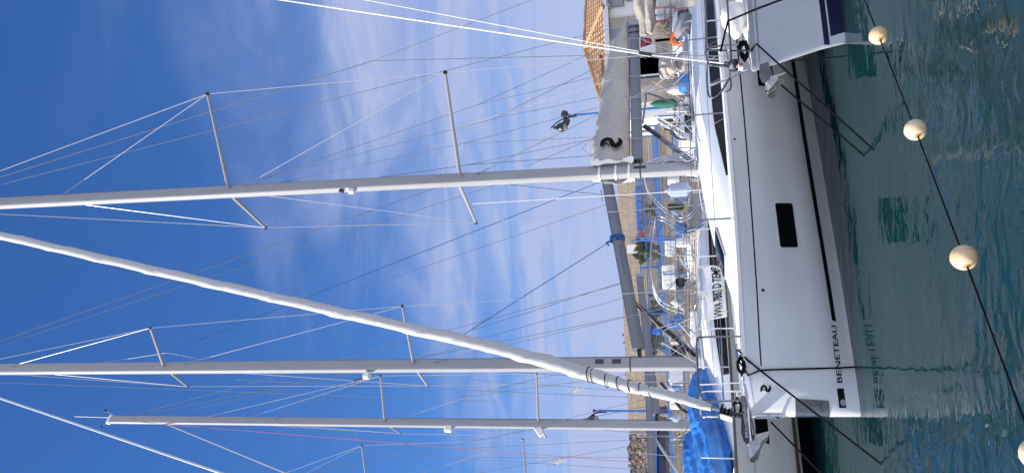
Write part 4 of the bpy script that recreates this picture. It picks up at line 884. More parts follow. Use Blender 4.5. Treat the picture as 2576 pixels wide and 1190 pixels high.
mb.grid(rub, 200, 24); mb.grid(lambda u, v: (lerp(-30, -8.92, u), lerp(33.9, 34.6, v), 5.42 + .06 * math.sin(lerp(-30, -8.92, u) * 5) + .04 * math.sin(lerp(-30, -8.92, u) * 13)), 200, 1)
tag(mb.build('rubble_wall', 'rubble', None), 'rough dry rubble wall at the far left end of the stone wall', 'wall')
# small stones standing on the wall top
for i, (y, r) in enumerate(((1245 / 1.0, 0), )): pass
cap_stones = []
for i, (x, r) in enumerate(((-4.6, .07), (-4.95, .06), (-6.1, .09), (-6.35, .06), (-9.6, .1), (-10.4, .09))):
    o = MB().ball((x, 34.25, 5.39 + r * .8), r, 8, 1.0).build('loose_stone', 'rubble', None); tag(o, 'small loose stone lying on the top of the wall', 'stone', 'loose stones on the wall top')
# blue railings
def railing(x0, x1, yy, zb, zt, label, grp, bars=9, post=1.6, mbar='wire_dark', m='blue', top=.05, fas=.13):
    t = thing('blue_railing', label, 'railing', ((x0 + x1) / 2, yy, zb), grp)
    MB().box(((x0 + x1) / 2, yy, zt), (x1 - x0, .07, top)).build('top_rail', m, t, False)
    MB().box(((x0 + x1) / 2, yy, zb + .06), (x1 - x0, .06, fas)).build('fascia', 'blue_light', t, False)
    for i in range(bars): MB().tube([(x0, yy, lerp(zb + .08, zt, (i + 1) / (bars + 1))), (x1, yy, lerp(zb + .08, zt, (i + 1) / (bars + 1)))], .011, 5).build('bar', mbar, t)
    n = int((x1 - x0) / post)
    for i in range(n + 1): MB().box((lerp(x0, x1, i / n), yy, (zb + zt) / 2), (.06, .075, zt - zb)).build('post', m, t, False)
    return t
G = 'blue railings along the quay'
railing(-5.2, 4.1, 30.98, 3.36, 4.05, 'blue railing on the low stone wall, in front of the cacti', G)
railing(-14, -5.6, 30.98, 3.36, 4.05, 'blue railing on the low stone wall behind the second and third masts', G)
railing(-3.4, 3.9, 32.6, 3.60, 4.42, 'taller blue railing set back close to the stone wall', G, bars=8)
railing(-9, 3.6, 29.95, 1.2, 2.78, 'blue railing at the water edge of the quay, low behind the boats', G, bars=9, post=2.2)
for x0, x1, z0, z1, lb in ((-.0, 1.95, 4.34, 4.60, 'long blue panel mounted low on the stone wall, right of the cacti'), (-4.75, -3.55, 4.28, 4.60, 'short blue panel mounted low on the stone wall, left of the cacti')):
    p = thing('wall_panel', lb, 'panel', ((x0 + x1) / 2, 33.95, z0)); slab(x0, x1, 33.88, 33.97, z0, z1).build('board', 'blue_light', p, False)
    for i in range(int((x1 - x0) / .3) + 1): slab(x0 + i * .3, x0 + i * .3 + .02, 33.865, 33.878, z0 + .02, z1 - .02).build('slat', 'blue', p, False)
sg = slab(-.33, -.12, 33.93, 33.97, 4.25, 4.62).build('sign', 'red', None, False); tag(sg, 'small red sign fixed to the stone wall', 'sign')
wp = atY(1577, 616, 33.5); wq = atY(1632, 636, 33.5)
o = slab(wq.x, wp.x, 33.5, 33.56, wq.z, wp.z).build('white_board', 'white_paint', None, False); tag(o, 'white upright board behind the prickly pear cactus', 'board')

# succulents
def cactus(name, label, cat, x, y, z0, hgt, wid, kind, seed, grp='cacti beside the stone wall'):
    rr = random.Random(seed); mb = MB(); t = thing(name, label, cat, (x, y, z0), grp)
    if kind == 'agave':
        for i in range(34):
            a = rr.uniform(0, math.tau); e = rr.uniform(.15, 1.4); ln = hgt * rr.uniform(.7, 1.05); d = Vector((math.cos(a) * math.cos(e), math.sin(a) * math.cos(e), math.sin(e))); sd = Vector((-math.sin(a), math.cos(a), 0)); b0 = Vector((x, y, z0 + .05))
            m1 = b0 + d * ln * .5 + Vector((0, 0, .04)); tp = b0 + d * ln - Vector((0, 0, .05))
            mb.loft([[b0 - sd * .05, b0 + sd * .05, b0 + Vector((0, 0, .04))], [m1 - sd * .065, m1 + sd * .065, m1 - d.cross(sd) * .03], [tp - sd * .004, tp + sd * .004, tp + Vector((0, 0, .004))]])
        mb.build('leaves', 'leaf', t)
    else:
        def padd(p, d, s, lev):
            sd = Vector((math.cos(rr.uniform(0, 6.3)), math.sin(rr.uniform(0, 6.3)), 0)); up = d.normalized(); ax = (sd - up * sd.dot(up)).normalized(); nn = up.cross(ax)
            rings = []
            for k in range(7):
                v = k / 6; w_ = math.sin(math.pi * min(.97, max(.06, v)) ** .8) * s * .36 + .01
                rings.append([p + up * (v * s) + ax * (w_ * math.cos(q * math.tau / 8)) + nn * (w_ * .3 * math.sin(q * math.tau / 8)) for q in range(8)])
            mb.loft(rings)
            if lev > 0:
                for _ in range(rr.choice((2, 2, 3))): padd(p + up * s * rr.uniform(.75, .95) + ax * rr.uniform(-.25, .25) * s, (up * .7 + Vector((rr.uniform(-.9, .9), rr.uniform(-.6, .6), rr.uniform(0, .7)))), s * rr.uniform(.75, .95), lev - 1)
        for i in range(5): padd(Vector((x + rr.uniform(-wid, wid) * .5, y + rr.uniform(-.3, .3), z0)), Vector((rr.uniform(-.4, .4), rr.uniform(-.2, .2), 1)), hgt * .32, 3)
        mb.build('pads', 'leaf', t)
    return t
c1 = atY(1645, 526, 31.6); cactus('agave', 'dark spiky agave in front of the blue panel', 'agave', c1.x, 31.6, c1.z - .15, .62, .3, 'agave', 4)
c2 = atY(1672, 634, 31.5); cactus('cactus', 'tall prickly pear cactus in front of the white board', 'cactus', c2.x, 31.5, 3.36, 1.35, .45, 'pear', 8)
c3 = atY(1640, 868, 31.7); cactus('cactus', 'prickly pear cactus behind the second mast and its boom', 'cactus', c3.x, 31.7, 3.36, 1.2, .5, 'pear', 15)
c4 = atY(1640, 782, 31.8); cactus('cactus', 'low olive cactus clump just right of the second mast', 'cactus', c4.x, 31.8, 3.36, .9, .6, 'pear', 22)
c5 = atY(1640, 1045, 31.7); cactus('cactus', 'cactus beside the third mast under the wall', 'cactus', c5.x, 31.7, 3.36, .95, .5, 'pear', 31)
rr = random.Random(77)
def shrub(x, y, z, r, label, grp, m='leaf_dry', n=260, h=1.0):
    mb = MB(); t = thing('shrub', label, 'shrub', (x, y, z), grp)
    for i in range(n):
        a = rr.uniform(0, 6.28); e = math.acos(rr.uniform(0, 1)); q = r * rr.uniform(.35, 1.05) * (1 + .3 * math.sin(a * 3))
        p = Vector((x + q * math.sin(e) * math.cos(a), y + q * math.sin(e) * math.sin(a) * .6, z + q * math.cos(e) * h)); u = Vector((rr.uniform(-1, 1), rr.uniform(-1, 1), rr.uniform(-1, 1))).normalized() * .045; v = u.cross(Vector((rr.random(), rr.random(), rr.random()))).normalized() * .025
        mb.add([p - u, p + v, p + u, p - v], [(0, 1, 2, 3)])
    mb.build('foliage', m, t, False); MB().tube([(x, y, z - .02), (x + .03, y, z + r * .6)], .02, 6).build('stem', 'teak', t); return t
for i, (px, py, r, m, lb) in enumerate(((1700, 438, .30, 'leaf', 'yellow green shrub low on the wall just right of the main mast'), (1700, 500, .32, 'leaf_dry', 'dry brown shrub on the low wall left of the main mast'), (1702, 545, .24, 'leaf_dry', 'small dry shrub on the low wall beside the bent tubes'), (1703, 770, .34, 'leaf_dry', 'straggly dry shrub below the second boom'), (1700, 858, .30, 'leaf', 'green shrub at the foot of the wall by the black boom strut'), (1715, 1110, .34, 'leaf', 'green shrub above the blue tarpaulin'), (1690, 325, .26, 'leaf', 'dark leafy plant beside the white gangway'))):
    p = atY(px, py, 30.6 if i not in (6,) else 30.6); shrub(p.x, 30.55, max(p.z - r * .6, 2.2), r, lb, 'shrubs along the low wall', m)
# rounded bushes beyond the wall top
MB_ = None

# building with a tiled hip roof
bl = thing('harbour_building', 'white single storey harbour building with a hipped terracotta tile roof', 'building', (7, 32, 1.1))
BL_, BR = Vector((4.35, 30.6, 0)), Vector((8.75, 30.6, 0)); sdv = Vector((.86, .50, 0)); BS = BR + sdv * 9; BK = Vector((4.35, 38, 0))
def wallq(a, b, z0, z1, th, name, m, inward):
    d = (b - a).normalized(); n_ = Vector((d.y, -d.x, 0)) * (1 if inward else -1)
    return MB().add([a + Vector((0, 0, z0)), b + Vector((0, 0, z0)), b + Vector((0, 0, z1)), a + Vector((0, 0, z1)), a - n_ * th + Vector((0, 0, z0)), b - n_ * th + Vector((0, 0, z0)), b - n_ * th + Vector((0, 0, z1)), a - n_ * th + Vector((0, 0, z1))], [(0, 1, 2, 3), (4, 5, 6, 7), (0, 1, 5, 4), (3, 2, 6, 7), (0, 3, 7, 4), (1, 2, 6, 5)]).build(name, m, bl, False)
wallq(BL_, BR, 1.1, 5.1, .3, 'wall', 'plaster', True); wallq(BR + sdv * .005, BS, 1.1, 5.1, .3, 'wall', 'plaster', True); wallq(BK, BL_ + Vector((0, .31, 0)), 1.1, 5.1, .3, 'wall', 'plaster', True)
ap = Vector((7.75, 32.3, 6.22)); EZ = 5.13; ov = .32
E0 = Vector((BL_.x - .15, BL_.y - ov, EZ)); E1 = Vector((BR.x + .1, BR.y - ov, EZ)); E2 = Vector((BS.x, BS.y - ov, EZ)); ap2 = ap + sdv * 9; E3 = Vector((BL_.x - .15, 37, EZ))
def tiled(a, b, c, d, name, nrow, ncol, flat=False):
    """roof face a-b along the eave, d-c along the ridge; rounded tiles running down the slope"""
    mb = MB(); nrm = (b - a).cross(d - a).normalized(); nrm = nrm if nrm.z > 0 else -nrm
    NU = ncol * 6
    def fn(u, v):
        e = a.lerp(b, u); r = d.lerp(c, u); p = e.lerp(r, v)
        ed = (b - a).length * (1 - v) + (c - d).length * v
        ph = (p - a).dot((b - a).normalized()) / ((b - a).length / ncol) * math.tau
        st = (v * nrow) % 1.0
        return p + nrm * (.05 * abs(math.sin(ph / 2)) + .05 * (1 - st))
    rows = []
    for i in range(nrow):
        for q in (0.0, .96): v = (i + q) / nrow; rows.append([fn(j / NU, min(v, .999)) for j in range(NU + 1)])
    return mb.loft(rows, close=False, caps=False).build(name, 'tile', bl, angle=50)
tiled(E0, E1, ap, ap - Vector((.02, 0, 0)), 'roof', 9, 20); tiled(E1, E2, ap2, ap, 'roof', 9, 40)
MB().add([E0, E3, ap], [(0, 1, 2)]).build('roof', 'tile', bl, False)
for a, b_ in ((E0, ap), (E1, ap), (ap, ap2)): MB().tube([a.lerp(b_, i / 14) + Vector((0, 0, .07 + .02 * (i % 2))) for i in range(15)], .085, 8).build('ridge_tiles', 'tile', bl)
MB().loft([[E0 + Vector((0, .04, -.10)), E1 + Vector((0, .04, -.10)), E1 + Vector((0, .3, -.10)), E0 + Vector((0, .3, -.10))], [E0 + Vector((0, .04, -.02)), E1 + Vector((0, .04, -.02)), E1 + Vector((0, .3, -.02)), E0 + Vector((0, .3, -.02))]]).build('eave_board', 'plaster', bl, False)
MB().tube([E1 + Vector((0, .02, -.1)), E2 + Vector((0, .02, -.1))], .06, 8).build('gutter', 'grey', bl)
def fr_rect(x, y, x2, y2, Yd, th, name, m, parent=bl):      # rectangle on the front facade from photo points
    a, b_ = atY(x, y, Yd), atY(x2, y2, Yd); return slab(min(a.x, b_.x), max(a.x, b_.x), Yd, Yd + th, min(a.z, b_.z), max(a.z, b_.z)).build(name, m, parent, False)
fr_rect(1640, 60, 1715, 100, 30.54, .05, 'stone_panel', 'beige'); fr_rect(1648, 100, 1712, 134, 30.54, .05, 'stone_panel', 'beige')
lv_ = fr_rect(1548, 145, 1660, 190, 30.5, .08, 'shutter', 'greyblue')
for i in range(10): fr_rect(1550, 147.5 + i * 4.4, 1658, 149.7 + i * 4.4, 30.47, .02, 'slat', 'white_paint', lv_)
fr_rect(1598, 143, 1608, 190, 30.44, .03, 'bar', 'dark', lv_)
fr_rect(1548, 192, 1710, 203, 30.52, .07, 'doorway', 'dark'); fr_rect(1548, 205, 1715, 213, 30.5, .09, 'pilaster', 'beige')
fr_rect(1600, 238, 1716, 250, 30.5, .09, 'pilaster', 'beige'); fr_rect(1535, 47, 1700, 56, 30.5, .09, 'frame', 'beige')
fr_rect(1535, 62, 1600, 92, 30.53, .06, 'window', 'greyblue')
q_ = lambda s, z, off=.03: BR + sdv * s + Vector((.5, -.86, 0)) * off + Vector((0, 0, z))
dr_ = MB().loft([[q_(.35, 1.2), q_(.35, 4.35), q_(2.3, 4.35), q_(2.3, 1.2)], [q_(.35, 1.2, .07), q_(.35, 4.35, .07), q_(2.3, 4.35, .07), q_(2.3, 1.2, .07)]]).build('roller_door', 'greyblue', bl, False)
MB().loft([[q_(.1, 4.45), q_(.1, 4.95), q_(2.6, 4.95), q_(2.6, 4.45)], [q_(.1, 4.45, .12), q_(.1, 4.95, .12), q_(2.6, 4.95, .12), q_(2.6, 4.45, .12)]]).build('lintel', 'grey', bl, False)

# street lamps
def lamp(label, px, py0, Yd, top, arm, extra):
    b0 = atY(px[0], py0, Yd); tp = atY(*top, Yd); base = Vector((tp.x, Yd, 3.36 if Yd > 31 else 1.1))
    t = thing('street_lamp', label, 'street lamp', base, 'blue harbour street lamps')
    MB().tube([base, Vector((base.x, Yd, tp.z))], [.055, .045], 12).build('pole', 'blue', t)
    MB().lathe([(.11, 0), (.10, .04), (.06, .1), (.055, .3)], base, (0, 0, 1), 14).build('pole_base', 'blue', t)
    for i in (0, 1): MB().lathe([(.07, 0), (.07, .08)], Vector((base.x, Yd, tp.z - .35 + i * .25)), (0, 0, 1), 10).build('collar', 'plastic', t)
    pts = [atY(*q, Yd) for q in arm]; MB().tube(pts, .026, 8, sub=6).build('arm', 'navy', t)
    c = atY(*extra, Yd); hd = MB().lathe([(.03, .42), (.06, .40), (.06, .30), (.10, .27), (.17, .16), (.185, .05), (.21, .03), (.21, -.0), (.185, -.01)], c, (0, 0, 1), 20).build('lamp_head', 'plastic', t)
    MB().lathe([(.18, 0), (.165, -.08), (.12, -.14), (.05, -.17), (.001, -.175)], c, (0, 0, 1), 18).build('lamp_glass', 'lamp_glass', hd)
    return t, base, tp
lt, lb_, ltp = lamp('blue street lamp above the grey sail cover, with two floodlights', (1500,), 290, 30.3, (1428, 292), [(1446, 294), (1422, 298), (1402, 308), (1386, 323)], (1418, 320))
for p, s in ((atY(1420, 288, 30.3), 1), (atY(1425, 307, 30.3), -1)):
    MB().box(p, (.26, .2, .24), Vector((.9, .3, -.3)).normalized(), Vector((-.3, .95, 0)).normalized(), Vector((.3, .1, .95)).normalized(), bev=.03).build('floodlight', 'plastic', lt)
lamp('blue street lamp between the second and third masts, lower against the wall', (1640,), 1033, 31.5, (1491, 1033), [(1527, 1037), (1506, 1037), (1490, 1043), (1477, 1057)], (1496, 1055))

# furniture and gear on the quay
def pbox(x, y, x2, y2, Yd, dep, bev=.03):
    a, b_ = atY(x, y, Yd), atY(x2, y2, Yd); return MB().box(((a.x + b_.x) / 2, Yd + dep / 2, (a.z + b_.z) / 2), (abs(a.x - b_.x), dep, abs(a.z - b_.z)), bev=bev)
nb = thing('notice_board', 'red framed white notice board against the building', 'notice board', atY(1700, 36, 30.0))
pbox(1641, 20, 1702, 54, 30.0, .06, 0).build('frame', 'red', nb, False); pbox(1647, 24, 1672, 49, 29.985, .01, 0).build('sheet', 'white_paint', nb, False); pbox(1676, 24, 1697, 49, 29.985, .01, 0).build('sheet', 'plaster', nb, False)
for i in range(4): pbox(1652 + i * 5, 28, 1653.5 + i * 5, 46, 29.978, .005, 0).build('printed_line', 'red' if i == 0 else 'grey', nb, False)
for y in (24, 50): 
    a = atY(1700, y, 30.03); MB().tube([a, Vector((a.x, a.y, 1.1))], .03, 6).build('leg', 'red', nb)
gp = thing('green_parasol', 'closed green parasol standing against the white wall of the building', 'parasol', atY(1712, 256, 29.9))
a, b_ = atY(1650, 262, 29.9), atY(1706, 259, 29.9)
MB().lathe([(.03, 0), (.16, .12), (.17, .5), (.14, .8), (.06, 1.0), (.02, 1.05)], b_, (a - b_), 14).build('canopy', 'green_cloth', gp); MB().tube([b_, Vector((b_.x, b_.y, 1.1))], .025, 6).build('pole', 'white_paint', gp)
gl = thing('lattice_screen', 'grey wire lattice screen with a climbing plant in front of the building', 'screen', atY(1718, 18, 29.6))
lm = MB(); a, b_ = atY(1654, 0, 29.6), atY(1720, 60, 29.6)
for i in range(14): x = lerp(b_.x, a.x, i / 13); lm.box((x, 29.6, (a.z + b_.z) / 2), (.02, .02, a.z - b_.z))
for i in range(14): z = lerp(b_.z, a.z, i / 13); lm.box(((a.x + b_.x) / 2, 29.62, z), (a.x - b_.x, .02, .02))
lm.build('lattice', 'grey', gl, False)
p = atY(1700, 62, 29.4); shrub(p.x, 29.4, p.z - .1, .42, 'leafy climbing plant hanging on the lattice beside the notice board', 'shrubs along the low wall', 'leaf', 420, 1.5)
for y, lb in ((112, 'grey lattice panel low on the beige wall'), (196, 'grey lattice panel beside the dark doorway')):
    l2 = MB(); a, b_ = atY(1660, y, 30.3), atY(1700, y + 22, 30.3)
    for i in range(9): l2.box((lerp(b_.x, a.x, i / 8), 30.3, (a.z + b_.z) / 2), (.012, .015, a.z - b_.z)); l2.box(((a.x + b_.x) / 2, 30.318, lerp(b_.z, a.z, i / 8)), (a.x - b_.x, .015, .012))
    tag(l2.build('wire_lattice', 'grey', None, False), lb, 'lattice')
for (x, y, x2, y2, m, nm, lb, ct) in ((1672, 604, 1702, 645, 'white_paint', 'planter', 'large white planter box under the prickly pear cactus', 'planter'), (1664, 668, 1702, 727, 'plaster', 'low_wall', 'short white plastered wall left of the white planter', 'wall'), (1703, 676, 1719, 690, 'brown', 'crate', 'orange brown crate beside the white plastered wall', 'crate'), (1690, 250, 1706, 300, 'beige', 'storage_box', 'beige storage box on the quay below the green parasol', 'box'), (1707, 205, 1735, 250, 'beige_cloth', 'canvas_bundle', 'upright beige canvas bundle near the dark doorway', 'canvas'), (1684, 1000, 1716, 1030, 'plaster', 'white_box', 'white box under the wall right of the second street lamp', 'box'), (1660, 975, 1700, 990, 'white_paint', 'cabinet', 'narrow white cabinet behind the furled sail', 'cabinet')):
    o = pbox(x, y, x2, y2, 29.95 if 'planter' not in nm else 30.3, .5 if nm != 'low_wall' else .3, .04).build(nm, m, None); tag(o, lb, ct)
# blue quay posts
for (y, x0, x1, lb) in ((598, 1600, 1725, 'tall blue post in front of the small red sign'), (606, 1590, 1720, 'blue post leaning beside the white board'), (497, 1672, 1722, 'short blue post left of the main mast'), (690, 1670, 1718, 'short blue post by the white plastered wall'), (40, 1650, 1722, 'blue post in front of the notice board'), (293, 1650, 1722, 'blue post at the end of the building'), (880, 1660, 1715, 'blue post beside the second mast')):
    a, b_ = atY(x0, y, 29.9), atY(x1, y, 29.9); tag(MB().tube([Vector((b_.x, 29.9, 1.2)), Vector((a.x, 29.9, a.z))], .03, 8).ball(Vector((a.x, 29.9, a.z)), .045, 8).build('mooring_post', 'blue', None), lb, 'post', 'blue posts on the quay')

# small craft and stern gear between the yachts and the quay
def launch(x, y, rz, ln, zr, label, m_top='white_paint', outb=True, canopy=None):
    t = thing('motorboat', label, 'motorboat', (x, y, 0), 'small motorboats at the quay')
    f = Frame(x, y, rz); bt_ = [(-.3, .0), (0, .3), (.5, .65), (1.2, .95), (ln * .6, 1.1), (ln, 1.0)]; h = Hull(f, ln, [(-.3, [(0, .95), (ln, .8)], bt_), (.0, [(0, .35), (ln, .3)], [(a + .3, b * .85) for a, b in bt_]), (.1, [(0, -.1), (ln, -.1)], [(a + .4, b * .6) for a, b in bt_])], [ln * q / 14 for q in range(15)])
    h.shell('hull', 'gel', t); h.deck('deck', 'deck', t)
    secs = [(s, [(b, .85), (b * .95, lerp(.85, z, .6)), (b * .8, z), (0, z + .06)]) for s, b, z in ((ln * .22, .6, 1.2), (ln * .36, .8, zr - .1), (ln * .45, .85, zr), (ln * .74, .85, zr), (ln * .76, .8, zr - .12))]
    loftroof(f, secs).build('wheelhouse', m_top, t, angle=30)
    for k in (1, -1): MB().grid(lambda u, v, k=k: f.P(lerp(ln * .40, ln * .70, u), k * (lerp(.84, .80, v) + .012), lerp(zr - .5, zr - .15, v)), 8, 1).build('side_window', 'glass', t)
    MB().grid(lambda u, v: f.P(lerp(ln * .36, ln * .40, v) - .02, lerp(-.6, .6, u), lerp(zr - .55, zr - .12, v)), 8, 1).build('windscreen', 'glass', t)
    for k in (1, -1): MB().tube([f.P(.3, k * .3, .95), f.P(.2, k * .32, 1.5), f.P(ln * .3, k * .9, 1.5), f.P(ln * .34, k * .95, .95)], .012, 6, sub=4).build('guard_rail', 'steel', t)
    if outb:
        o = MB().box(f.P(ln + .2, 0, 1.15), (.35, .3, .5), f.D, f.N, bev=.08).build('outboard_motor', 'plastic', t); MB().box(f.P(ln + .2, 0, .55), (.12, .1, .8), f.D, f.N, bev=.03).build('motor_leg', 'grey', o)
    if canopy:
        MB().loft([[f.P(s, b, z + .12 * math.cos(b * 1.6)) for b in (-.9, -.5, 0, .5, .9)] for s, z in ((ln * .72, zr - .02), (ln * .82, zr + .06), (ln * 1.0, zr - .02))], close=False, caps=False).build('canopy', canopy, t)
    return t
launch(1.3, 23.6, R_(60), 5.2, 2.40, 'small white motorboat moored left of the main mast', canopy='grey')
launch(4.1, 23.2, R_(52), 5.4, 2.45, 'white motorboat behind the main sail cover, navy canopy', canopy='navy')
launch(-1.6, 25.2, R_(75), 4.6, 2.42, 'little white cabin boat near the dark bent stern tubes', canopy='beige_cloth')
launch(-6.6, 27.2, R_(70), 3.0, 2.5, 'tiny white cabin boat between the second and third masts')
# covers, float ring, flag, gangway on the main yacht's stern
def cloth(name, pts, rad, m, label, cat, fold=.1, n=18, seed=1):
    rr = random.Random(seed); P, rs = smooth([Vector(p) for p in pts], rad, 8); rows = []
    for i, p in enumerate(P):
        t = (P[min(i + 1, len(P) - 1)] - P[max(i - 1, 0)]).normalized(); a = t.cross(Vector((0, 1, .2))).normalized(); b = t.cross(a)
        rows.append([p + (a * math.cos(q * math.tau / n) + b * math.sin(q * math.tau / n)) * rs[i] * (1 + fold * math.sin(q * 5 * math.tau / n + i * .35) + rr.uniform(-.03, .03)) for q in range(n)])
    o = MB().loft(rows).build(name, m, None, angle=60); tag(o, label, cat); return o
cloth('folded_awning', [atY(1616, -30, 20.5), atY(1612, 10, 20.5), atY(1620, 50, 20.5), atY(1618, 90, 20.5)], [.20, .19, .17, .12], 'beige_cloth', 'upper fold of the grey beige awning hanging behind the boom end', 'awning', seed=2)
cloth('folded_awning', [atY(1636, -30, 20.4), atY(1634, 20, 20.4), atY(1636, 55, 20.4), atY(1633, 84, 20.4)], [.16, .15, .14, .06], 'beige_cloth', 'lower fold of the grey beige awning hanging behind the boom end', 'awning', seed=3)
cloth('grill_cover', [atY(1702, 66, 20.2), atY(1716, 70, 20.2), atY(1730, 78, 20.2), atY(1738, 90, 20.2)], [.28, .40, .36, .20], 'rubber', 'rounded grey cover below the orange float ring', 'cover', .05, seed=4)
cloth('grey_cover', [atY(1702, 150, 20.6), atY(1720, 158, 20.6), atY(1740, 150, 20.6)], [.20, .30, .2], 'beige_cloth', 'slumped brownish cover left of the orange float ring', 'cover', .08, seed=5)
fl = atY(1708, 96, 20.0); ring = MB().tube([fl + Vector((.17 * math.cos(a), .1 * math.sin(a), .17 * math.sin(a))) for a in [i * math.tau / 24 for i in range(25)]], .06, 10); tag(ring.build('float_ring', 'orange', None), 'bright orange horseshoe float ring on the stern rail', 'float ring')
fg = thing('red_flag', 'dark red flag drooping under the end of the main boom', 'flag', atY(1640, 100, 19.5))
MB().grid(lambda u, v: atY(lerp(1611, 1640, u), lerp(94, 121, v * (1 - .45 * u)) + 3 * u, 19.5 + .12 * math.sin(u * 5 + v * 6)), 12, 12).build('cloth', 'flag_red', fg); MB().tube([atY(1609, 92, 19.5), atY(1660, 92, 19.5)], .015, 6).build('staff', 'wire', fg)
oh = atY(1668, 158, 20.4); dg = thing('folded_sprayhood', 'folded beige sprayhood with its arched frame under the white headstay', 'sprayhood', oh - Vector((0, 0, .4)))
MB().grid(lambda u, v: atY(1662 + 36 * v + 3 * math.sin(u * 20), 140 + 60 * u, 20.4 - .35 * math.sin(u * math.pi) * math.sin(v * 1.5 + .4)), 20, 10).build('cloth', 'beige_cloth', dg)
MB().tube([atY(1700, 138, 20.4), atY(1668, 140, 20.1), atY(1658, 168, 20.0), atY(1672, 200, 20.2), atY(1700, 203, 20.4)], .02, 8, sub=6).build('frame', 'steel', dg)
gw = thing('gangway', 'raised white gangway with rungs leaning at the stern behind the black strut', 'gangway', atY(1722, 340, 20.5))
a1, a2, c1_, c2_ = atY(1650, 292, 20.5), atY(1654, 305, 20.5), atY(1722, 333, 20.5), atY(1724, 349, 20.5)
for p, q in ((a1, c1_), (a2, c2_)): MB().tube([p, q], .022, 6).build('side_rail', 'white_paint', gw)
for i in range(9): MB().tube([a1.lerp(c1_, (i + .3) / 9), a2.lerp(c2_, (i + .3) / 9)], .012, 6).build('rung', 'grey', gw)
MB().add([a1 + Vector((0, .02, 0)), c1_ + Vector((0, .02, 0)), c2_ + Vector((0, .02, 0)), a2 + Vector((0, .02, 0))], [(0, 1, 2, 3)]).build('tread', 'gel', gw, False)
# stern arch of the main yacht
MB().tube([fa.at(1730, 275, -1.2), fa.at(1632, 236, -1.2), fa.at(1625, 250, -1.2), fa.at(1617, 310, -.4)], .02, 8, sub=5).build('arch_tube', 'dark_steel', A)
MB().tube([fa.at(1632, 236, -1.2), fa.at(1660, 206, -1.2), fa.at(1720, 175, -1.2)], .014, 8, sub=5).build('arch_tube', 'steel', A)
for a, b_, m_ in (((1640, 205), (1735, 262), 'rope_tan'), ((1648, 232), (1726, 158), 'rope_tan'), ((1622, 236), (1740, 205), 'wire_dark'), ((1612, 100), (1700, 132), 'wire_dark')): wire(A, 'mainsheet', fa.at(*a, 0), fa.at(*b_, 0), m_, .009)
MB().tube([fa.at(1670, 325, -.8), fa.at(1690, 330, -.8), fa.at(1704, 348, -.8), fa.at(1727, 352, -.8)], .02, 8, sub=6).build('hose', 'plastic', A)

# ================================================================== blue tarpaulins over the gear on the foredeck
def tarp(spine, rad, label, seed, squash=1.0):
    rr = random.Random(seed); P, rs = smooth([Vector(p) for p in spine], rad, 14); rows = []; n = 44
    fr_ = [rr.uniform(0, 6.28) for _ in range(8)]
    for i, p in enumerate(P):
        t = (P[min(i + 1, len(P) - 1)] - P[max(i - 1, 0)]); t.z *= .3; t.normalize(); a = Vector((0, 0, 1)); a = (a - t * a.dot(t)).normalized(); b = t.cross(a); row = []
        for q in range(n):
            th = q * math.tau / n; k = 1 + .05 * math.sin(3 * th + fr_[0] + i * .06) + .03 * math.sin(9 * th + fr_[1] + i * .11) - .09 * abs(math.sin(4.5 * th + fr_[2] + .03 * i + .5 * math.sin(i * .09))) - .05 * abs(math.sin(11 * th - i * .12 + fr_[4])) - .045 * abs(math.sin(i * .42 + fr_[3] + 3 * th)) + rr.uniform(-.008, .008)
            row.append(p + a * (math.cos(th) * rs[i][0] * k) + b * (math.sin(th) * rs[i][1] * k))
        rows.append(row)
    t = MB().loft(rows).build('tarpaulin', 'tarp', None, angle=75); tag(t, label, 'tarpaulin', 'blue tarpaulins on the foredeck')
    return t
class V2(tuple):
    def __mul__(s, k): return V2((s[0] * k, s[1] * k))
    __rmul__ = __mul__
    def __add__(s, o): return V2((s[0] + o[0], s[1] + o[1]))
    def __sub__(s, o): return V2((s[0] - o[0], s[1] - o[1]))
def tp_(x0, x1, y, b): # vertical extent from photo points on a plane of the boat
    a, c = fb.at(x0, y, b), fb.at(x1, y, b); return (a + c) / 2, V2((abs(a.z - c.z) / 2, abs(a.z - c.z) / 2))
S = [tp_(*q) for q in ((1768, 1792, 936, -.2), (1742, 1810, 948, -.2), (1728, 1820, 980, -.15), (1723, 1828, 1020, -.1), (1726, 1838, 1060, 0), (1736, 1845, 1100, 0), (1748, 1848, 1150, .1), (1758, 1850, 1200, .1), (1768, 1850, 1240, .1))]
wid = (.12, .34, .5, .58, .62, .62, .6, .5, .3)
tarp([q[0] for q in S], [V2((q[1][0], w_)) for q, w_ in zip(S, wid)], 'large wrinkled blue tarpaulin bundle lying on the foredeck behind the anchor', 3)
S = [tp_(*q) for q in ((1745, 1765, 1082, -.9), (1722, 1780, 1100, -.9), (1712, 1790, 1130, -.9), (1712, 1800, 1165, -.9), (1718, 1810, 1200, -.9), (1735, 1810, 1240, -.9))]
tarp([q[0] for q in S], [V2((q[1][0], w_)) for q, w_ in zip(S, (.1, .3, .42, .45, .4, .2))], 'smaller blue tarpaulin hump farther back at the left picture edge', 12)

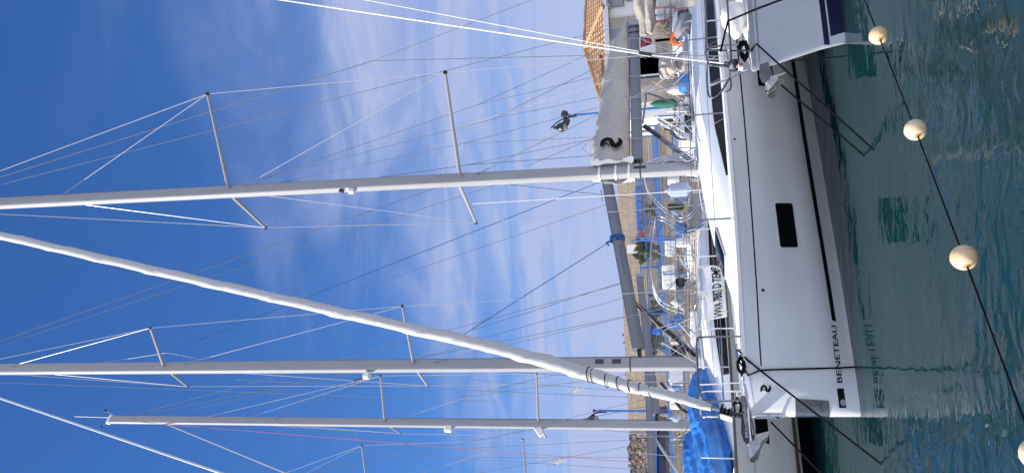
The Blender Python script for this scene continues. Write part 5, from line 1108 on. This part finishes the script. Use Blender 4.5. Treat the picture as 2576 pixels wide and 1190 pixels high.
# banner tied to the far lifelines of the main yacht
bq = [fa.at(x, y, -1.0) for x, y in ((1829, 797), (1820, 670), (1767, 671), (1776, 812))]   # BL BR TR TL
bn = thing('banner', 'white vinyl banner with black registration lettering tied to the lifelines', 'banner', (bq[0] + bq[1]) / 2)
def bfn(u, v, off=0.0):
    p = bq[0].lerp(bq[1], u).lerp(bq[3].lerp(bq[2], u), v); w_ = .05 * math.sin(u * 7.5 + 1) * v + .035 * math.sin(u * 13 + v * 3) * v * v + .09 * max(0, v - .55) * math.sin(u * 6 - .5); sagz = -.04 * v * v * math.sin(u * math.pi * 2.0) ** 2
    return p + fa.N * (w_ + off) + Vector((0, 0, sagz))
MB().grid(lambda u, v: bfn(u, v), 40, 16).build('sheet', 'banner', bn)
def btx(u, v):
    y = lerp(802, 678, u); x = lerp(lerp(1816, 1812, u), lerp(1797, 1786 if False else 1794, u), v)
    uu = lerp(.02, .96, u); vv = lerp(.16, .62, v); return bfn(uu, vv, .008)
text_mb('VVVA 7882 D TEMP', btx, shear=.012, bold=.018).build('lettering', 'text', bn, False)
for u, v in ((.02, .95), (.5, .95), (.98, .95), (.98, .06), (.5, .05), (.1, .05)):
    c = bfn(u, v, .0); MB().tube([c + fa.N * .02, c + Vector((0, 0, .05)) + fa.N * .03, c + Vector((0, 0, .07)), c - fa.N * .02, c + fa.N * .02 - Vector((0, 0, .03))], .007, 6, sub=3).build('tie', 'yellow', bn)

# ================================================================== mooring ropes and float line
def rope(pts, r, label, cat='rope', name='mooring_rope', grp='black mooring ropes', sag=0, m='rope', parent=None):
    if sag and len(pts) == 2: a, b_ = Vector(pts[0]), Vector(pts[1]); pts = [a.lerp(b_, i / 16) - Vector((0, 0, sag * 4 * (i / 16) * (1 - i / 16))) for i in range(17)]
    o = MB().tube(pts, r, 8).build(name, m, parent)
    if parent is None: tag(o, label, cat, grp)
    return o
hp = lambda x, y, o=.02: ha.pt(*ha.pix(x, y), o)
clt = de(.62, 1, .05) + Vector((0, 0, .10))
rope([clt + fa.D * .05, hp(1880, 908, .03), hp(1913, 935, .03), atz(2224, 1172, -.03)], .013, 'black rope running from the bow cleat down left into the water')
rope([clt - fa.D * .12, hp(1882, 946), hp(1913, 933), hp(1960, 931), hp(2040, 929), hp(2110, 927), hp(2145, 926, .03), hp(2145, 926, .03) - Vector((0, 0, .6))], .012, 'black rope hanging straight down the bow into the water')
rope([fa.P(-.12, .05, 1.12), atz(2130, 1255, -.03)], .013, 'black rope from the stem fitting running down left of the bow')
rope([f0.P(-.15, .16, 1.16), f0.P(-.12, .22, 1.10), atz(2203, 382, -.02)], .012, 'upper black rope slanting from the right yacht into the water')
rope([f0.P(-.36, -.05, 1.0), atz(2179, 396, -.02)], .012, 'lower black rope slanting from the right yacht bow into the water')
rope([f0.P(-.05, -.16, .70), f0.P(-.05, -.17, .35), f0.P(-.05, -.17, -.3)], .009, 'thin wet rope hanging straight down beside the raked stem')
rope([f0.P(-.30, .3, 1.55), f0.at(1831, 54, .35), f0.at(1900, 25, .5), f0.at(1990, -9, .75)], .014, 'black rope draped over the pulpit of the right yacht')
# heaps of rope at the cleats and the spare coil
def coil(c, R0, r, label, seed, n=5, a1=fa.D, a2=Vector((0, 0, 1))):
    rr = random.Random(seed); pts = []
    for i in range(n * 10): a = i * math.tau / 10; k = R0 * (1 + rr.uniform(-.2, .2)); pts.append(c + a1 * (k * 1.5 * math.cos(a)) + a2 * (k * .55 * math.sin(a)) + fa.N * rr.uniform(-.05, .05))
    o = MB().tube(pts, r, 6).build('rope_coil', 'rope', None); tag(o, label, 'rope coil', 'black rope coils on the decks'); return o
coil(fa.at(1864, 918, .55), .075, .017, 'tangled black rope wound round the bow cleat of the middle yacht', 1)
coil(fa.P(.30, -.30, 1.52), .08, .014, 'loose black rope loops beside the anchor chain', 2, 3)
coil(f0.P(.05, .0, 1.24), .10, .016, 'black rope heap on the foredeck edge of the right yacht', 5, 4, f0.D)
# line of cream floats
fpx = [(2210, 90), (2303, 327), (2425, 648), (2608, 1142)]
fz = .42; fp = [atz(x, y, fz) for x, y in fpx]; d0 = fp[0] - fp[1]; a0 = fp[0] + d0 * 1.2; a0.z = fz; e0 = fp[3] + (fp[3] - fp[2]) * 1.2
fl = rope([a0, fp[0], fp[1], fp[2], fp[3], e0], .0055, 'thin dark line strung across the water through the cream floats', 'line', 'float_line', None)
LB = ['cream float on the line nearest the right yacht', 'cream float second from the right on the line, over the water', 'largest whole cream float on the line, in the open middle', 'cream float cut by the lower left corner of the view']
for i, p in enumerate(fp):
    ax = ((fp[i + 1] if i < 3 else e0) - p).normalized(); r = .074
    t = thing('float', LB[i], 'float', p - Vector((0, 0, r)), 'cream floats on the line')
    b_ = MB().lathe([(.018, -r * .93), (.03, -r * .97)] + [(r * math.sin(a), -r * math.cos(a)) for a in [.25 + k * (math.pi - .55) / 16 for k in range(17)]] + [(r * .30, r * .93), (r * .2, r * .86), (.018, r * .84)], p, ax, 28).build('ball', 'buoy', t)
    MB().lathe([(.012, r * .83), (.026, r * .85), (.026, r * .9), (.014, r * .98)], p, ax, 12).build('eye', 'buoy_eye', t)
    a_ = ax.orthogonal().normalized(); c_ = ax.cross(a_); MB().tube([p + (a_ * math.cos(q) + c_ * math.sin(q)) * (r * 1.002) for q in [k * math.tau / 32 for k in range(33)]], .0018, 4).build('seam', 'buoy_eye', t)
# the pontoon the photograph is taken from
pt0 = slab(-30, 30, -8, 1.2, -.4, .45).build('pontoon', 'concrete', None, False); pt0['kind'] = 'structure'

# scraps of cloth on the lines, lazy jack spreader bars
for (x, y, nm) in ((1450, 980, 'white scrap of cloth fluttering on a line beside the second mast'), (1405, 1160, 'white scrap of cloth fluttering on a line at the left picture edge')):
    c = fc.at(x, y, .1); rr = random.Random(x)
    t = MB().grid(lambda u, v: c + Vector((.04 * math.sin(u * 9 + v * 3) + .10 * (v - .5) * (1 - u * .6), .05 * math.sin(u * 7 + v * 5), .42 * (u - .5) + .05 * math.sin(v * 6))), 14, 6).build('cloth_scrap', 'cloth_white', None); tag(t, nm, 'cloth')
MB().tube([fa.at(1480, 358, .1), fa.at(1483, 391, .1)], .012, 6).build('spreader_bar', 'wire_white', A)
MB().tube([fb.at(1512, 478, .1), fb.at(1515, 506, .1)], .010, 6).build('spreader_bar', 'wire_blue', Bt)
for a, b_ in (((1465, 374), (1480, 358)), ((1465, 374), (1483, 391)), ((1480, 358), (1497, 349)), ((1483, 391), (1500, 385))): wire(A, 'lazy_jack', fa.at(*a, .1), fa.at(*b_, .1), 'wire_dark', .004)
# gear on the sterns
def gear(fr, x, y, b, d, m, name, label, cat, rot=0, bev=.04, kind='box'):
    c = fr.at(x, y, b)
    if kind == 'box': o = MB().box(c, d, fr.D, fr.N, bev=bev)
    elif kind == 'can': o = MB().lathe([(d[0] * .8, 0), (d[0], .02), (d[0], d[2] * .9), (d[0] * .8, d[2]), (.01, d[2])], c - Vector((0, 0, d[2] / 2)), (0, 0, 1), 16)
    elif kind == 'ring': o = MB().tube([c + fr.D * (d[0] * math.cos(q)) + Vector((0, 0, d[0] * math.sin(q))) for q in [k * math.tau / 24 for k in range(25)]], d[2], 8)
    elif kind == 'fender': o = MB().lathe([(.02, 0), (.03, .03), (d[0], .12), (d[0], d[2] - .12), (.03, d[2] - .03), (.02, d[2])], c - Vector((0, 0, d[2] / 2)), (0, 0, 1), 14)
    o = o.build(name, m, None); tag(o, label, cat); return o
om = thing('outboard_motor', 'black outboard motor clamped on the stern rail above the banner', 'outboard motor', fb.at(1735, 712, .9))
MB().box(fb.at(1713, 710, .9), (.24, .2, .24), fb.D, fb.N, bev=.07).build('cowl', 'plastic', om); MB().tube([fb.at(1722, 712, .9), fb.at(1745, 716, .9)], .05, 8).build('shaft', 'grey', om)
gear(fb, 1712, 742, .6, (.36, .3, .18), 'grey', 'storage_box', 'grey storage box on the stern beside the black outboard motor', 'box')
gear(fb, 1710, 783, .5, (.10, 0, .025), 'wire_white', 'hose_coil', 'coil of white hose hanging on the stern rail', 'hose', kind='ring')
gear(fb, 1708, 800, .5, (.10, 0, .03), 'blue_light', 'hose_coil', 'coil of light blue hose hanging next to the white one', 'hose', kind='ring')
gear(fb, 1652, 834, .2, (.16, .1, .26), 'tarp', 'blue_bag', 'crumpled blue bag tied under the second boom', 'bag')
gear(fb, 1700, 812, -.3, (.3, .2, .3), 'tarp', 'blue_crate', 'small blue crate right of the black boom strut', 'crate')
gear(fa, 1708, 478, -1.2, (.14, 0, .55), 'fender', 'fender', 'pale fender standing left of the main mast foot', 'fender', kind='fender')
gear(fb, 1700, 520, 1.3, (.18, .14, .4), 'plastic', 'fuel_can', 'black can wedged between the bent tubes and a white box', 'can')
gear(fc, 1700, 935, .5, (.4, .4, .4), 'white_paint', 'life_raft', 'white life raft canister right of the furled sail foot', 'canister', kind='can')
gear(fc, 1702, 968, .2, (.3, .2, .25), 'blue_light', 'blue_box', 'light blue box on the third yacht beside the canister', 'box')
gear(fa, 1722, 210, -.9, (.5, .25, .22), 'tarp', 'cushion', 'blue cushion under the folded beige sprayhood', 'cushion')
gear(fa, 1706, 228, -1.2, (.10, 0, .5), 'white_paint', 'fender', 'white fender hanging near the beige storage box', 'fender', kind='fender')
gear(fa, 1725, 120, -.5, (.9, .3, .16), 'rubber', 'cushion', 'long grey cushion below the orange float ring', 'cushion')

# thin tubes, struts and guard wires that crowd the sterns
rr = random.Random(41)
for i in range(90):
    par, f_ = rr.choice(((Bt, fb), (Bt, fb), (Ct, fc), (A, fa)))
    y = rr.uniform(460, 900) if f_ is fb else (rr.uniform(880, 1180) if f_ is fc else rr.uniform(110, 380)); x1 = rr.uniform(1650, 1715); b_ = rr.uniform(-1.2, 1.2)
    if f_ is fc: x1 = rr.uniform(1680, 1720)
    dy = rr.choice((0, 0, 2, -3, 25, -30, 50, -45)); wire(par, 'frame_strut' if abs(dy) > 5 else 'stay_post', f_.at(x1, y, b_), f_.at(rr.uniform(1730, 1752), y + dy, b_), rr.choice(('steel', 'wire', 'wire_dark', 'wire_white', 'dark_steel')), rr.uniform(.006, .013))
for i in range(16):
    par, f_, y0, y1 = rr.choice(((Bt, fb, 455, 895), (Bt, fb, 455, 895), (Ct, fc, 905, 1185), (A, fa, 90, 390))); x = rr.uniform(1685, 1745)
    wire(par, 'guard_wire', f_.at(x, y0, rr.uniform(-1, 1)), f_.at(x + rr.uniform(-3, 6), y1, rr.uniform(-1, 1)), 'wire_dark', .005)

launch(-3.6, 27.6, R_(95), 2.2, 2.45, 'stubby white cabin boat in front of the low wall under the blue bag', 'gel2', False)
launch(2.6, 27.0, R_(80), 2.4, 2.5, 'stubby white boat with blue canopy beside the raised gangway', 'gel', False, 'blue_light')
rr = random.Random(90)
for i, (x, y, m, lb, cat, k) in enumerate((
    (1695, 455, 'white_paint', 'white cylinder tank just left of the main mast', 'tank', 'can'), (1700, 535, 'fender', 'pale blue fender beside the small dry shrub', 'fender', 'fender'),
    (1712, 575, 'tarp', 'small blue bundle beneath the tall blue post', 'bundle', 'box'), (1718, 610, 'white_paint', 'white tank beneath the prickly pear', 'tank', 'can'),
    (1705, 760, 'wire_white', 'white fender right of the hose coils', 'fender', 'fender'), (1702, 850, 'beige_cloth', 'beige bundle low beside the second mast', 'bundle', 'box'),
    (1708, 885, 'plastic', 'black bag at the foot of the second mast', 'bag', 'box'), (1700, 1050, 'fender', 'pale fender near the second street lamp', 'fender', 'fender'))):
    f_ = fb if y < 900 else fc
    gear(f_, x, y, rr.uniform(-.6, .6), (.12 if k != 'box' else .3, .22, .34), m, {'can': 'tank', 'fender': 'fender', 'box': 'bundle'}[k], lb, cat, bev=.05, kind=k)
